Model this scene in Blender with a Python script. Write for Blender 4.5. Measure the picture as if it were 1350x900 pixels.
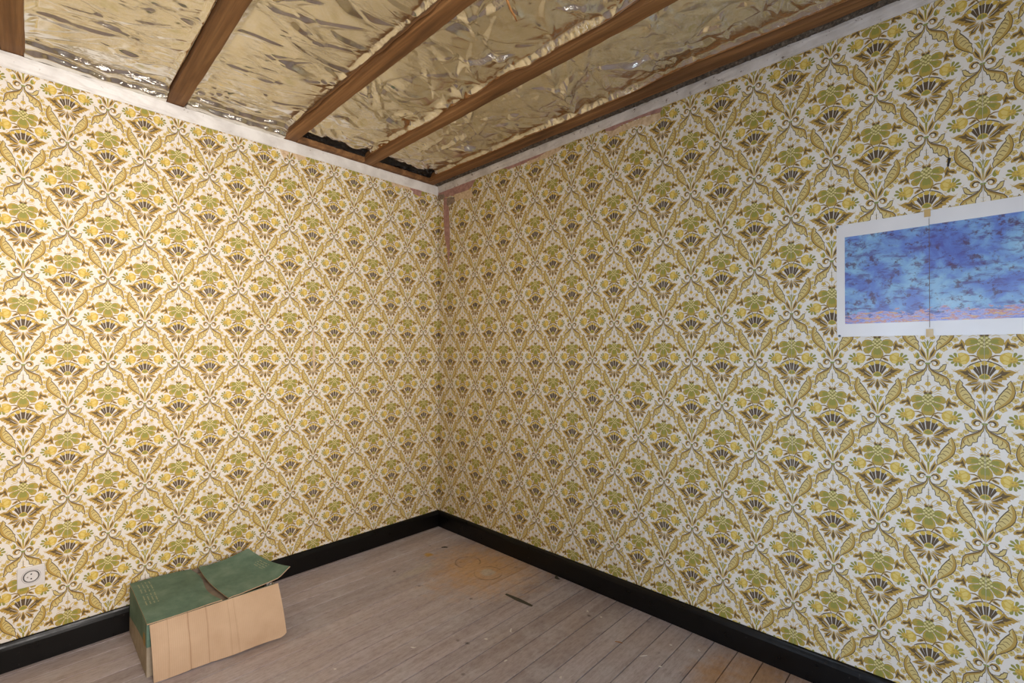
import bpy, math, random
import numpy as np
from mathutils import Vector, Matrix
from mathutils.geometry import tessellate_polygon

for o in list(bpy.data.objects):
    bpy.data.objects.remove(o)
scene = bpy.context.scene
COL = scene.collection

# ------------------------------------------------------------------ camera
# metres; the room corner stands at the origin, left wall = plane x 0, right wall = plane y 0
F_PX, YAW, PITCH, ROLL = 615.2465, 0.7730, 0.0033, -0.0035
CAM = Vector((2.7332, -2.1152, 1.2688))
fw = Vector((-math.sin(YAW) * math.cos(PITCH), math.cos(YAW) * math.cos(PITCH), math.sin(PITCH)))
rt = Vector((math.cos(YAW), math.sin(YAW), 0))
up = rt.cross(fw)
rt2 = math.cos(ROLL) * rt + math.sin(ROLL) * up
up2 = math.cos(ROLL) * up - math.sin(ROLL) * rt
cd = bpy.data.cameras.new('camera')
cd.sensor_fit = 'HORIZONTAL'
cd.sensor_width = 36.0
cd.lens = F_PX * 36.0 / 1350.0
cd.shift_x = (675 - 663.911) / 1350.0
cd.shift_y = (461.349 - 450) / 1350.0
cd.clip_start = 0.02
cam = bpy.data.objects.new('camera', cd)
COL.objects.link(cam)
cam.matrix_world = Matrix(((rt2.x, up2.x, -fw.x, CAM.x), (rt2.y, up2.y, -fw.y, CAM.y),
                           (rt2.z, up2.z, -fw.z, CAM.z), (0, 0, 0, 1)))
scene.camera = cam

# ------------------------------------------------------------------ light
scene.view_settings.view_transform = 'Standard'
scene.view_settings.look = 'None'
scene.view_settings.gamma = 1.0
scene.view_settings.use_curve_mapping = False
scene.view_settings.exposure = 0.02

world = bpy.data.worlds.new('sky')
scene.world = world
world.use_nodes = True
bg = world.node_tree.nodes['Background']
bg.inputs['Color'].default_value = (0.80, 0.88, 1.0, 1)
bg.inputs['Strength'].default_value = 1.0

RX, RY, RZ = 3.75, -3.15, 2.76        # room: x 0..RX, y RY..0, z 0..RZ
# windows in the two walls behind the camera: (centre along wall, width, sill, head)
WIN_REAR = (2.80, 1.30, 0.30, 1.50)   # in the wall y = RY
WIN_EAST = (-1.90, 1.20, 0.90, 2.20)  # in the wall x = RX

def window_light(name, loc, rot, w, h, power, color, spread):
    ld = bpy.data.lights.new(name, 'AREA')
    ld.shape = 'RECTANGLE'
    ld.size, ld.size_y = w, h
    ld.energy = power
    ld.color = color
    ld.spread = math.radians(spread)      # cone narrowed to shape how the light falls off on the walls
    o = bpy.data.objects.new(name, ld)
    o.location = loc
    o.rotation_euler = rot
    COL.objects.link(o)
    return o

window_light('daylight', (WIN_REAR[0], RY - 0.13, 0.5 * (WIN_REAR[2] + WIN_REAR[3])), (math.radians(90), 0, 0),
             WIN_REAR[1], WIN_REAR[3] - WIN_REAR[2], 15.5, (0.62, 0.78, 1.0), 80)
window_light('daylight', (RX + 0.13, WIN_EAST[0], 0.5 * (WIN_EAST[2] + WIN_EAST[3])), (math.radians(90), 0, math.radians(90)),
             WIN_EAST[1], WIN_EAST[3] - WIN_EAST[2], 39.0, (1.0, 0.93, 0.88), 84)

# ------------------------------------------------------------------ helpers
def srgb(r, g, b):
    def f(c):
        c /= 255.0
        return c / 12.92 if c <= 0.04045 else ((c + 0.055) / 1.055) ** 2.4
    return (f(r), f(g), f(b), 1.0)

class Mat:
    """small node-tree writer"""
    def __init__(self, name):
        self.m = bpy.data.materials.new(name)
        self.m.use_nodes = True
        self.t = self.m.node_tree
        self.b = self.t.nodes['Principled BSDF']
    def n(self, typ, ins=None, **props):
        x = self.t.nodes.new(typ)
        for k, v in props.items():
            setattr(x, k, v)
        for k, v in (ins or {}).items():
            if isinstance(v, bpy.types.NodeSocket):
                self.t.links.new(v, x.inputs[k])
            else:
                x.inputs[k].default_value = v
        return x
    def set(self, **kw):
        for k, v in kw.items():
            k = k.replace('_', ' ')
            if isinstance(v, bpy.types.NodeSocket):
                self.t.links.new(v, self.b.inputs[k])
            else:
                self.b.inputs[k].default_value = v
        return self
    def coord(self, out='Object', scale=(1, 1, 1), loc=(0, 0, 0), rot=(0, 0, 0)):
        c = self.n('ShaderNodeTexCoord')
        return self.n('ShaderNodeMapping', {'Vector': c.outputs[out], 'Scale': scale, 'Location': loc, 'Rotation': rot}).outputs[0]
    def noise(self, vec, scale=5.0, detail=4.0, rough=0.55, dist=0.0):
        return self.n('ShaderNodeTexNoise', {'Vector': vec, 'Scale': scale, 'Detail': detail, 'Roughness': rough, 'Distortion': dist}).outputs['Fac']
    def ramp(self, fac, stops, interp='LINEAR'):
        r = self.n('ShaderNodeValToRGB', {'Fac': fac})
        cr = r.color_ramp
        cr.interpolation = interp
        while len(cr.elements) < len(stops):
            cr.elements.new(0.5)
        for e, (p, c) in zip(cr.elements, stops):
            e.position = p
            e.color = c if hasattr(c, '__len__') else (c, c, c, 1)
        return r.outputs['Color']
    def mix(self, fac, a, b, mode='MIX'):
        x = self.n('ShaderNodeMix', data_type='RGBA', blend_type=mode)
        for i, v in ((0, fac), (6, a), (7, b)):
            if isinstance(v, bpy.types.NodeSocket):
                self.t.links.new(v, x.inputs[i])
            else:
                x.inputs[i].default_value = v
        return x.outputs[2]
    def math(self, op, a, b=0.0, c=0.0, clamp=False):
        x = self.n('ShaderNodeMath', operation=op, use_clamp=clamp)
        for i, v in enumerate((a, b, c)):
            if isinstance(v, bpy.types.NodeSocket):
                self.t.links.new(v, x.inputs[i])
            else:
                x.inputs[i].default_value = v
        return x.outputs[0]
    def bump(self, h, strength=0.3, dist=0.01):
        x = self.n('ShaderNodeBump', {'Height': h, 'Strength': strength, 'Distance': dist})
        self.t.links.new(x.outputs[0], self.b.inputs['Normal'])
        return self

def add(name, verts, faces, mat=None, parent=None, smooth=False):
    me = bpy.data.meshes.new(name)
    me.from_pydata([tuple(v) for v in verts], [], [tuple(f) for f in faces])
    if smooth:
        me.polygons.foreach_set('use_smooth', [True] * len(me.polygons))
    if mat is not None:
        me.materials.append(mat)
    me.update()
    o = bpy.data.objects.new(name, me)
    COL.objects.link(o)
    if parent is not None:
        o.parent = parent
    return o

def box_data(x0, x1, y0, y1, z0, z1, off=0):
    v = [(x, y, z) for z in (z0, z1) for y in (y0, y1) for x in (x0, x1)]
    f = [(0, 2, 3, 1), (4, 5, 7, 6), (0, 1, 5, 4), (2, 6, 7, 3), (0, 4, 6, 2), (1, 3, 7, 5)]
    return v, [tuple(i + off for i in q) for q in f]

def boxes(name, lst, mat, parent=None):
    V, Fc = [], []
    for b in lst:
        v, f = box_data(*b, off=len(V))
        V += v
        Fc += f
    return add(name, V, Fc, mat, parent)

def bevel(o, w, seg=2):
    m = o.modifiers.new('bevel', 'BEVEL')
    m.width = w
    m.segments = seg
    m.limit_method = 'ANGLE'
    return o

def tag(o, label=None, cat=None, group=None, kind=None):
    for k, v in (('label', label), ('category', cat), ('group', group), ('kind', kind)):
        if v:
            o[k] = v
    return o

def empty(name, loc=(0, 0, 0)):
    o = bpy.data.objects.new(name, None)
    o.empty_display_size = 0.05
    o.location = loc
    COL.objects.link(o)
    return o

def extrude_profile(name, prof, a, b, axis, mat, parent=None, jitter=None, n=1, smooth=False):
    """prof = [(depth into the room, z)], run from a to b along a wall; axis 'L' = left wall, 'R' = right wall"""
    V, Fc = [], []
    k = len(prof)
    for i in range(n + 1):
        s = a + (b - a) * i / n
        for j, (d, z) in enumerate(prof):
            dd, zz = (d, z) if jitter is None else jitter(s, j, d, z)
            V.append((dd, s, zz) if axis == 'L' else (s, -dd, zz))
    for i in range(n):
        for j in range(k):
            p, q2 = i * k + j, i * k + (j + 1) % k
            f = (p, q2, q2 + k, p + k)
            Fc.append(f if axis == 'R' else f[::-1])
    Fc.append(tuple(range(k)) if axis == 'L' else tuple(range(k))[::-1])
    e = tuple(n * k + j for j in range(k))
    Fc.append(e[::-1] if axis == 'L' else e)
    return add(name, V, Fc, mat, parent, smooth)

def tube(name, pts, rad, mat, parent=None, seg=8):
    V, Fc = [], []
    n = len(pts)
    P = [Vector(p) for p in pts]
    for i, p in enumerate(P):
        t = (P[min(i + 1, n - 1)] - P[max(i - 1, 0)]).normalized()
        s = t.orthogonal().normalized() if i == 0 else (s - t * s.dot(t)).normalized()
        c = t.cross(s)
        r = rad[i] if hasattr(rad, '__len__') else rad
        for k in range(seg):
            a = 2 * math.pi * k / seg
            V.append(p + r * (math.cos(a) * s + math.sin(a) * c))
    for i in range(n - 1):
        for k in range(seg):
            a, b = i * seg + k, i * seg + (k + 1) % seg
            Fc.append((a, b, b + seg, a + seg))
    Fc.append(tuple(range(seg))[::-1])
    Fc.append(tuple((n - 1) * seg + k for k in range(seg)))
    return add(name, V, Fc, mat, parent, True)

def hash2(ix, iy, seed):
    h = (ix.astype(np.int64) * 374761393 + iy.astype(np.int64) * 668265263 + seed * 1274126177) & 0xFFFFFFFF
    h = ((h ^ (h >> 13)) * 1274126177) & 0xFFFFFFFF
    return ((h ^ (h >> 16)) & 0xFFFF) / 65535.0

def vnoise(x, y, seed=0):
    ix, iy = np.floor(x), np.floor(y)
    fx, fy = x - ix, y - iy
    fx, fy = fx * fx * fx * (fx * (6 * fx - 15) + 10), fy * fy * fy * (fy * (6 * fy - 15) + 10)
    a, b = hash2(ix, iy, seed), hash2(ix + 1, iy, seed)
    c, d = hash2(ix, iy + 1, seed), hash2(ix + 1, iy + 1, seed)
    return (a + (b - a) * fx) * (1 - fy) + (c + (d - c) * fx) * fy

def voro(x, y, seed=0):
    ix, iy = np.floor(x), np.floor(y)
    f1 = np.full(x.shape, 9.0)
    f2 = np.full(x.shape, 9.0)
    for dx in (-1, 0, 1):
        for dy in (-1, 0, 1):
            cx, cy = ix + dx, iy + dy
            px, py = cx + hash2(cx, cy, seed), cy + hash2(cx, cy, seed + 7)
            d = np.hypot(px - x, py - y)
            nf1 = np.minimum(f1, d)
            f2 = np.minimum(f2, np.maximum(f1, d))
            f1 = nf1
    return f1, f2

# ------------------------------------------------------------------ wallpaper print
# one half of the printed motif (0.1 mm, origin at the green tie), mirrored when it is laid out
MOTIF = [
('s','L14',[(-524,48),(-469,15),(-459,-47)]),
('s','L12',[(-513,-28),(-469,15),(-421,63)]),
('s','L14',[(-679,-198),(-624,-231),(-613,-293)]),
('s','L12',[(-668,-274),(-624,-231),(-575,-181)]),
('s','L14',[(-571,-756),(-517,-788),(-506,-849)]),
('s','L12',[(-561,-832),(-517,-788),(-468,-737)]),
('s','L14',[(-914,-65),(-857,-99),(-846,-162)]),
('s','L12',[(-903,-143),(-857,-99),(-808,-49)]),
('s','L14',[(-776,456),(-721,421),(-710,359)]),
('s','L12',[(-765,379),(-721,421),(-671,470)]),
('s','L14',[(-383,-85),(-329,-118),(-319,-179)]),
('s','L12',[(-372,-160),(-329,-118),(-282,-69)]),
('s','L14',[(-910,670),(-854,634),(-843,571)]),
('s','L12',[(-899,592),(-854,634),(-804,683)]),
('s','L14',[(-711,58),(-656,25),(-645,-37)]),
('s','L12',[(-700,-18),(-656,25),(-607,74)]),
('s','L14',[(-313,987),(-260,952),(-249,890)]),
('s','L12',[(-303,911),(-260,952),(-213,998)]),
('b','B62',[(-695,1138)]),
('b','B66',[(-756,947)]),
('b','B62',[(-663,765)]),
('b','B62',[(-532,610)]),
('b','B66',[(-395,473)]),
('b','B40',[(-632,1289)]),
('b','B62',[(-537,-422)]),
('b','B40',[(-597,-562)]),
('b','B56',[(-425,-308)]),
('k','P',[(-566,1387),(-644,1194),(-669,1011),(-636,841),(-553,700),(-430,574),(-309,475),(-220,393),(-198,567),(-231,648),(-216,724),(-269,793),(-307,905),(-352,979),(-416,1088),(-468,1159),(-496,1199),(-476,1259),(-522,1328)]),
('l','P',[(-561,1358),(-628,1191),(-651,1013),(-619,858),(-542,724),(-423,598),(-305,502),(-230,423),(-215,559),(-250,645),(-235,713),(-286,777),(-324,885),(-367,957),(-432,1066),(-486,1137),(-518,1190),(-496,1251),(-529,1310)]),
('o','P',[(-561,1358),(-628,1191),(-651,1013),(-619,858),(-542,724),(-423,598),(-305,502),(-230,423),(-315,572),(-433,692),(-524,828),(-572,966),(-584,1109),(-549,1259)]),
('d','P',[(-633,1161),(-651,1013),(-619,858),(-542,724),(-423,598),(-305,502),(-230,423),(-326,530),(-449,643),(-560,783),(-616,931),(-629,1074)]),
('v','L20',[(-576,1058),(-523,1117),(-475,1126)]),
('v','L20',[(-559,951),(-493,1035),(-421,1036)]),
('v','L20',[(-509,845),(-432,910),(-357,881)]),
('v','L20',[(-444,739),(-359,812),(-282,766)]),
('v','L20',[(-358,623),(-300,689),(-244,654)]),
('k','P',[(-40,-21),(-61,-142),(-93,-210),(-163,-263),(-296,-346),(-439,-432),(-520,-529),(-542,-672),(-565,-891),(-484,-836),(-432,-744),(-406,-735),(-367,-765),(-298,-735),(-267,-635),(-225,-637),(-159,-595),(-162,-519),(-137,-423),(-94,-417),(-71,-316),(-26,-248),(-5,-114),(-4,-15)]),
('l','P',[(-32,-34),(-49,-150),(-85,-228),(-159,-285),(-287,-367),(-428,-453),(-500,-539),(-523,-674),(-543,-852),(-495,-812),(-440,-720),(-397,-711),(-364,-738),(-311,-715),(-278,-611),(-224,-611),(-178,-579),(-181,-517),(-149,-402),(-107,-394),(-85,-305),(-43,-240),(-17,-116),(-15,-31)]),
('o','P',[(-32,-34),(-49,-150),(-85,-228),(-159,-285),(-287,-367),(-428,-453),(-500,-539),(-523,-674),(-543,-852),(-501,-713),(-461,-589),(-385,-496),(-256,-418),(-138,-338),(-64,-238),(-24,-132),(-15,-31)]),
('v','P',[(-36,-35),(-53,-151),(-89,-226),(-163,-280),(-287,-362),(-421,-446),(-395,-446),(-266,-383),(-142,-310),(-70,-228),(-32,-136),(-19,-32)]),
('v','L18',[(-472,-571),(-479,-650),(-444,-701)]),
('v','L18',[(-385,-496),(-379,-586),(-332,-663)]),
('v','L18',[(-277,-417),(-267,-492),(-220,-548)]),
('k','P',[(-467,-23),(-433,-201),(-373,-278),(-270,-315),(-106,-224),(-244,-210),(-276,-194),(-308,-125),(-351,-87),(-363,-44)]),
('l','P',[(-452,-49),(-414,-191),(-362,-250),(-266,-289),(-148,-226),(-253,-229),(-291,-211),(-323,-145),(-364,-107),(-374,-69)]),
('k','L10',[(-148,-232),(-78,-184),(-40,-121)]),
('y','P',[(-374,339),(-349,245),(-332,168),(-274,184),(-231,300),(-273,315),(-305,350),(-323,284)]),
('g','P',[(-280,372),(-263,280),(-311,180),(-253,133),(-204,185),(-205,261),(-229,320)]),
('k','L9',[(-210,232),(-136,188),(-62,102)]),
('o','P',[(-56,29),(-111,110),(-210,138),(-285,82),(-307,1),(-269,-84),(-190,-112),(-112,-69),(-99,-1)]),
('k','P',[(-65,39),(-124,91),(-200,89),(-251,39),(-256,-24),(-209,-61),(-217,0),(-175,53),(-124,48),(-82,8)]),
('w','P',[(-78,3),(-128,47),(-183,46),(-215,-5),(-196,-59),(-150,-62),(-120,-16),(-149,1),(-170,8),(-124,20)]),
('o','P',[(-172,586),(-113,439),(-61,334),(-26,151),(-6,50),(-89,173),(-167,254),(-224,415),(-202,441),(-175,466)]),
('k','P',[(-181,465),(-135,407),(-82,311),(-47,167),(-110,249),(-156,355)]),
('y','C',[(-6,55),(-22,165),(-33,489),(-4,493)]),
('g','P',[(-190,739),(-134,651),(-92,536),(-46,478),(-14,492),(-26,589),(-66,710),(-108,712),(-142,701)]),
('y','P',[(-144,690),(-112,632),(-71,525),(-37,508),(-60,612),(-95,686)]),
('g','C',[(-3,169),(-17,336),(-33,446),(-2,480)]),
('g','C',[(-2,522),(-20,618),(-28,707),(0,790)]),
('t','C',[(-4,-57),(-63,-34),(-78,8),(-31,17),(-4,11)]),
('y','B52',[(-122,852)]),
('k','L7',[(-91,811),(-59,753),(-28,687)]),
('k','C',[(-4,-890),(-10,-736),(-8,-425),(-2,-396)]),
('y','G56',[(-3,-701)]),
('y','B52',[(-258,-841)]),
('k','L8',[(-215,-866),(-152,-931),(-110,-970)]),
('b','L14',[(-3,-579),(-55,-548)]),
('b','L14',[(-2,-480),(-50,-434)]),
('b','L16',[(-2,-396),(-2,-353)]),
('p','L20',[(-46,-942),(-109,-820),(-225,-740)]),
('p','L20',[(-110,-1013),(-226,-934),(-333,-938)]),
('p','L18',[(-152,-1045),(-248,-1004),(-349,-1044)]),
('p','L14',[(-67,-918),(-94,-839),(-151,-766)]),
('d','P',[(-120,-953),(-78,-915),(-32,-972),(-4,-910),(-5,-1045),(-99,-1053)]),
('k','P',[(-95,-981),(-57,-967),(-26,-1008),(-5,-975),(-5,-1031),(-89,-1042)]),
('w','P',[(-105,-1199),(-156,-1102),(-244,-1069),(-351,-1078),(-434,-1160),(-452,-1281),(-404,-1352),(-293,-1341),(-129,-1270)]),
('v','P',[(-116,-1200),(-164,-1108),(-247,-1078),(-346,-1086),(-425,-1163),(-441,-1276),(-397,-1343),(-292,-1332),(-138,-1266)]),
('e','P',[(-121,-1200),(-167,-1111),(-248,-1081),(-345,-1089),(-421,-1164),(-436,-1274),(-393,-1339),(-292,-1329),(-143,-1264)]),
('g','P',[(-121,-1200),(-174,-1147),(-259,-1132),(-334,-1164),(-291,-1211),(-335,-1279),(-238,-1276),(-132,-1256)]),
('w','P',[(-87,-1327),(-156,-1297),(-297,-1330),(-392,-1391),(-409,-1484),(-346,-1585),(-240,-1599),(-162,-1517),(-99,-1407)]),
('v','P',[(-97,-1334),(-162,-1306),(-294,-1337),(-382,-1394),(-398,-1481),(-339,-1575),(-240,-1589),(-167,-1512),(-108,-1409)]),
('e','P',[(-101,-1337),(-164,-1309),(-292,-1340),(-378,-1395),(-394,-1480),(-336,-1571),(-240,-1584),(-169,-1510),(-112,-1410)]),
('g','P',[(-101,-1345),(-175,-1335),(-282,-1372),(-325,-1448),(-260,-1447),(-272,-1521),(-207,-1476),(-122,-1399)]),
('w','C',[(-4,-1773),(-128,-1749),(-191,-1629),(-171,-1493),(-112,-1387),(-2,-1332)]),
('v','C',[(-4,-1753),(-42,-1760),(-126,-1731),(-174,-1625),(-159,-1504),(-103,-1402),(-2,-1349)]),
('e','C',[(-4,-1748),(-40,-1754),(-124,-1725),(-170,-1623),(-154,-1506),(-101,-1408),(-2,-1355)]),
('g','C',[(-4,-1638),(-56,-1600),(-81,-1643),(-112,-1552),(-97,-1458),(-59,-1403),(-2,-1361)]),
('g','C',[(-2,-1389),(-80,-1397),(-147,-1339),(-172,-1240),(-142,-1134),(-78,-1057),(-1,-1016)]),
('v','D36',[(-53,-1102)]),
('c','D29',[(-53,-1096)]),
('v','D36',[(-108,-1177)]),
('c','D29',[(-108,-1171)]),
('v','D36',[(-126,-1283)]),
('c','D29',[(-126,-1277)]),
('v','D36',[(-62,-1240)]),
('c','D29',[(-62,-1234)]),
('v','D36',[(-65,-1353)]),
('c','D29',[(-65,-1348)]),
('v','Q36',[(-1,-1157)]),
('c','Q29',[(-1,-1152)]),
('v','Q36',[(-2,-1287)]),
('c','Q29',[(-2,-1282)]),
('v','Q36',[(-2,-1383)]),
('c','Q29',[(-2,-1378)]),
('d','P',[(-411,-1507),(-450,-1384),(-428,-1292),(-464,-1192),(-518,-1115),(-552,-1212),(-574,-1263),(-662,-1264),(-734,-1374),(-720,-1435),(-630,-1416),(-563,-1368),(-544,-1389),(-590,-1441),(-564,-1484),(-476,-1462)]),
('n','P',[(-439,-1447),(-469,-1325),(-508,-1205),(-530,-1267),(-556,-1300),(-658,-1318),(-689,-1383),(-629,-1387),(-552,-1339),(-504,-1357),(-526,-1420),(-474,-1418)]),
('g','E',[(-609,-1787),(-670,-1582)]),
('g','E',[(-609,-1787),(-780,-1650)]),
('g','E',[(-609,-1787),(-816,-1779)]),
('g','E',[(-609,-1787),(-743,-1892)]),
('g','E',[(-609,-1787),(-652,-1978)]),
('g','E',[(-609,-1787),(-529,-1980)]),
('y','P',[(-602,-1583),(-520,-1548),(-433,-1570),(-358,-1623),(-328,-1707),(-337,-1815),(-402,-1918),(-479,-1938),(-544,-1904),(-581,-1786)]),
('f','P',[(-543,-1724),(-444,-1636),(-384,-1678),(-419,-1773),(-522,-1828)]),
('f','P',[(-597,-1593),(-520,-1563),(-433,-1581),(-466,-1630),(-543,-1675)]),
('f','P',[(-528,-1865),(-445,-1814),(-391,-1852),(-446,-1918),(-500,-1921)]),
('y','D74',[(-625,-1786)]),
('o','D20',[(-664,-1749)]),
('o','D20',[(-632,-1842)]),
('o','D20',[(-587,-1764)]),
('o','D20',[(-665,-1822)]),
('o','D20',[(-577,-1857)]),
('d','L34',[(-358,-1651),(-240,-1647),(-141,-1695),(-74,-1825)]),
('k','L14',[(-358,-1651),(-240,-1647),(-141,-1695),(-74,-1825)]),
('d','P',[(-311,-1808),(-241,-1738),(-177,-1705),(-124,-1754),(-209,-1827),(-299,-1862)]),
('k','P',[(-273,-1804),(-226,-1757),(-177,-1733),(-149,-1760),(-220,-1801)]),
('f','L20',[(-338,-2010),(-241,-1938),(-125,-1884),(-3,-1855)]),
('k','L24',[(-392,-2013),(-316,-1947),(-241,-1898),(-124,-1844),(-2,-1815)]),
('k','P',[(-274,-2058),(-201,-2001),(-99,-2257),(-120,-2314)]),
('k','P',[(-184,-1997),(-95,-1950),(-59,-2251),(-88,-2288)]),
('k','C',[(-7,-2273),(-38,-2276),(-66,-1948),(-5,-1931)]),
('y','D50',[(-291,-2031)]),
('y','D54',[(-150,-1936)]),
('y','Q56',[(-5,-1886)]),
('y','C',[(-7,-2414),(-74,-2391),(-127,-2373),(-118,-2308),(-74,-2244),(-6,-2214)]),
('g','C',[(-7,-2386),(-64,-2371),(-101,-2348),(-84,-2292),(-6,-2236)]),
('d','P',[(-116,-2418),(-165,-2304),(-243,-2212),(-292,-2186),(-317,-2101),(-381,-2010),(-429,-2057),(-468,-2108),(-545,-2089),(-700,-2160),(-633,-2205),(-590,-2269),(-524,-2268),(-550,-2327),(-470,-2325),(-485,-2401),(-383,-2401),(-373,-2469),(-276,-2456),(-180,-2479)]),
('n','P',[(-144,-2412),(-220,-2297),(-318,-2210),(-390,-2096),(-421,-2153),(-469,-2149),(-578,-2156),(-491,-2209),(-443,-2262),(-365,-2281),(-404,-2338),(-314,-2352),(-254,-2409)]),
('d','P',[(-64,-2465),(-170,-2470),(-255,-2444),(-330,-2494),(-449,-2601),(-341,-2618),(-266,-2612),(-181,-2584),(-96,-2522)]),
('n','P',[(-102,-2484),(-244,-2481),(-373,-2570),(-298,-2576),(-181,-2542)]),
('d','P',[(-43,-2501),(-128,-2549),(-234,-2637),(-316,-2673),(-277,-2721),(-293,-2832),(-235,-2797),(-150,-2802),(-124,-2709),(-71,-2634),(-50,-2554)]),
('n','P',[(-64,-2536),(-160,-2604),(-245,-2680),(-260,-2773),(-175,-2739),(-111,-2635)]),
('d','C',[(-10,-2903),(-37,-2832),(-49,-2768),(-80,-2738),(-48,-2610),(-22,-2489),(-8,-2479)]),
('n','C',[(-9,-2824),(-30,-2768),(-51,-2718),(-29,-2610),(-8,-2541)]),
('w','L12',[(-95,-2432),(-233,-2338),(-361,-2231)]),
('w','L12',[(-43,-2473),(-170,-2510),(-298,-2536)]),
('w','L12',[(-33,-2507),(-128,-2611),(-203,-2707)]),
]

INK = {'k': srgb(84, 62, 26), 'l': srgb(216, 194, 124), 'o': srgb(188, 152, 66), 'd': srgb(184, 147, 54),
       'v': srgb(128, 98, 40), 'b': srgb(222, 198, 122), 's': srgb(222, 202, 156), 'p': srgb(208, 178, 104),
       'n': srgb(98, 74, 28), 'y': srgb(214, 180, 66), 'g': srgb(150, 146, 54), 'e': srgb(182, 156, 56), 't': srgb(140, 148, 66),
       'c': srgb(219, 208, 138), 'f': srgb(230, 204, 112), 'w': srgb(238, 231, 222)}
PITCH_U, PITCH_V, KNOT_V = 0.1325, 0.37966, 0.2757

def motif_polys():
    out = []
    def ring(cx, cy, r, n=8, lobes=0, ry=None):
        pts = []
        for i in range(n):
            a = 2 * math.pi * (i + 0.5) / n
            q = r * (1.0 if not lobes or i % 2 else 0.74)
            pts.append((cx + q * math.cos(a), cy + (ry or 1.0) * q * math.sin(a)))
        return pts
    def stroke(pts, w):
        L, R = [], []
        n = len(pts)
        for i, p in enumerate(pts):
            a, b = pts[max(i - 1, 0)], pts[min(i + 1, n - 1)]
            dx, dy = b[0] - a[0], b[1] - a[1]
            m = math.hypot(dx, dy) or 1
            hw = w * (0.5 if 0 < i < n - 1 else 0.28)
            L.append((p[0] - dy / m * hw, p[1] + dx / m * hw))
            R.append((p[0] + dy / m * hw, p[1] - dx / m * hw))
        return L + R[::-1]
    for col, kind, pts in MOTIF:
        k, val = kind[0], float(kind[1:] or 0)
        both = True
        if k == 'P':
            sh = [(col, pts)]
        elif k == 'C':
            h = [(min(x, 0), y) for x, y in pts]
            h[0], h[-1] = (0, h[0][1]), (0, h[-1][1])
            sh = [(col, h + [(-x, y) for x, y in h[-2:0:-1]])]
            both = False
        elif k == 'L':
            sh = [(col, stroke(pts, val * (1.9 if col == 's' else 1.3)))]
        elif k in 'DQ':
            x, y = pts[0]
            sh = [(col, ring(0 if k == 'Q' else x, y, val * 1.3))]
            both = k == 'D'
        elif k in 'BG':
            x, y = pts[0]
            x = 0 if k == 'G' else x
            sh = [('o', ring(x, y, val * 1.55, 10, 1)), (col, ring(x, y, val * 1.33, 10, 1)),
                  ('o', ring(x, y, val * 0.5, 6)), ('g', ring(x + val * 0.1, y, val * 0.2, 5))]
            both = k == 'B'
        elif k == 'E':
            (x0, y0), (x1, y1) = pts
            a = math.atan2(y1 - y0, x1 - x0)
            ln = math.hypot(x1 - x0, y1 - y0)
            pr = []
            for u, w in ((0.25, 18), (0.6, 26), (0.85, 40), (1.0, 36), (1.12, 12)):
                pr.append((u * ln, w))
            sh = [(col, [(x0 + u * math.cos(a) - w * math.sin(a), y0 + u * math.sin(a) + w * math.cos(a)) for u, w in pr] +
                   [(x0 + u * math.cos(a) + w * math.sin(a), y0 + u * math.sin(a) - w * math.cos(a)) for u, w in pr[::-1]])]
        for c, p in sh:
            out.append((c, p))
            if both:
                out.append((c, [(-x, y) for x, y in p][::-1]))
    return [(c, [(x * 1e-4, y * 1e-4) for x, y in p]) for c, p in out]

POLYS = motif_polys()
POLY_TRIS = [tessellate_polygon([[Vector((x, y, 0)) for x, y in p]]) for c, p in POLYS]

def clip_poly(p, x0, x1, z0, z1):
    for ax, lim, sgn in ((0, x0, 1), (0, x1, -1), (1, z0, 1), (1, z1, -1)):
        out = []
        for i, b in enumerate(p):
            a = p[i - 1]
            da, db = sgn * (a[ax] - lim), sgn * (b[ax] - lim)
            if (da >= 0) != (db >= 0):
                t = da / (da - db)
                out.append((a[0] + t * (b[0] - a[0]), a[1] + t * (b[1] - a[1])))
            if db >= 0:
                out.append(b)
        p = out
        if len(p) < 3:
            return []
    return p

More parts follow.
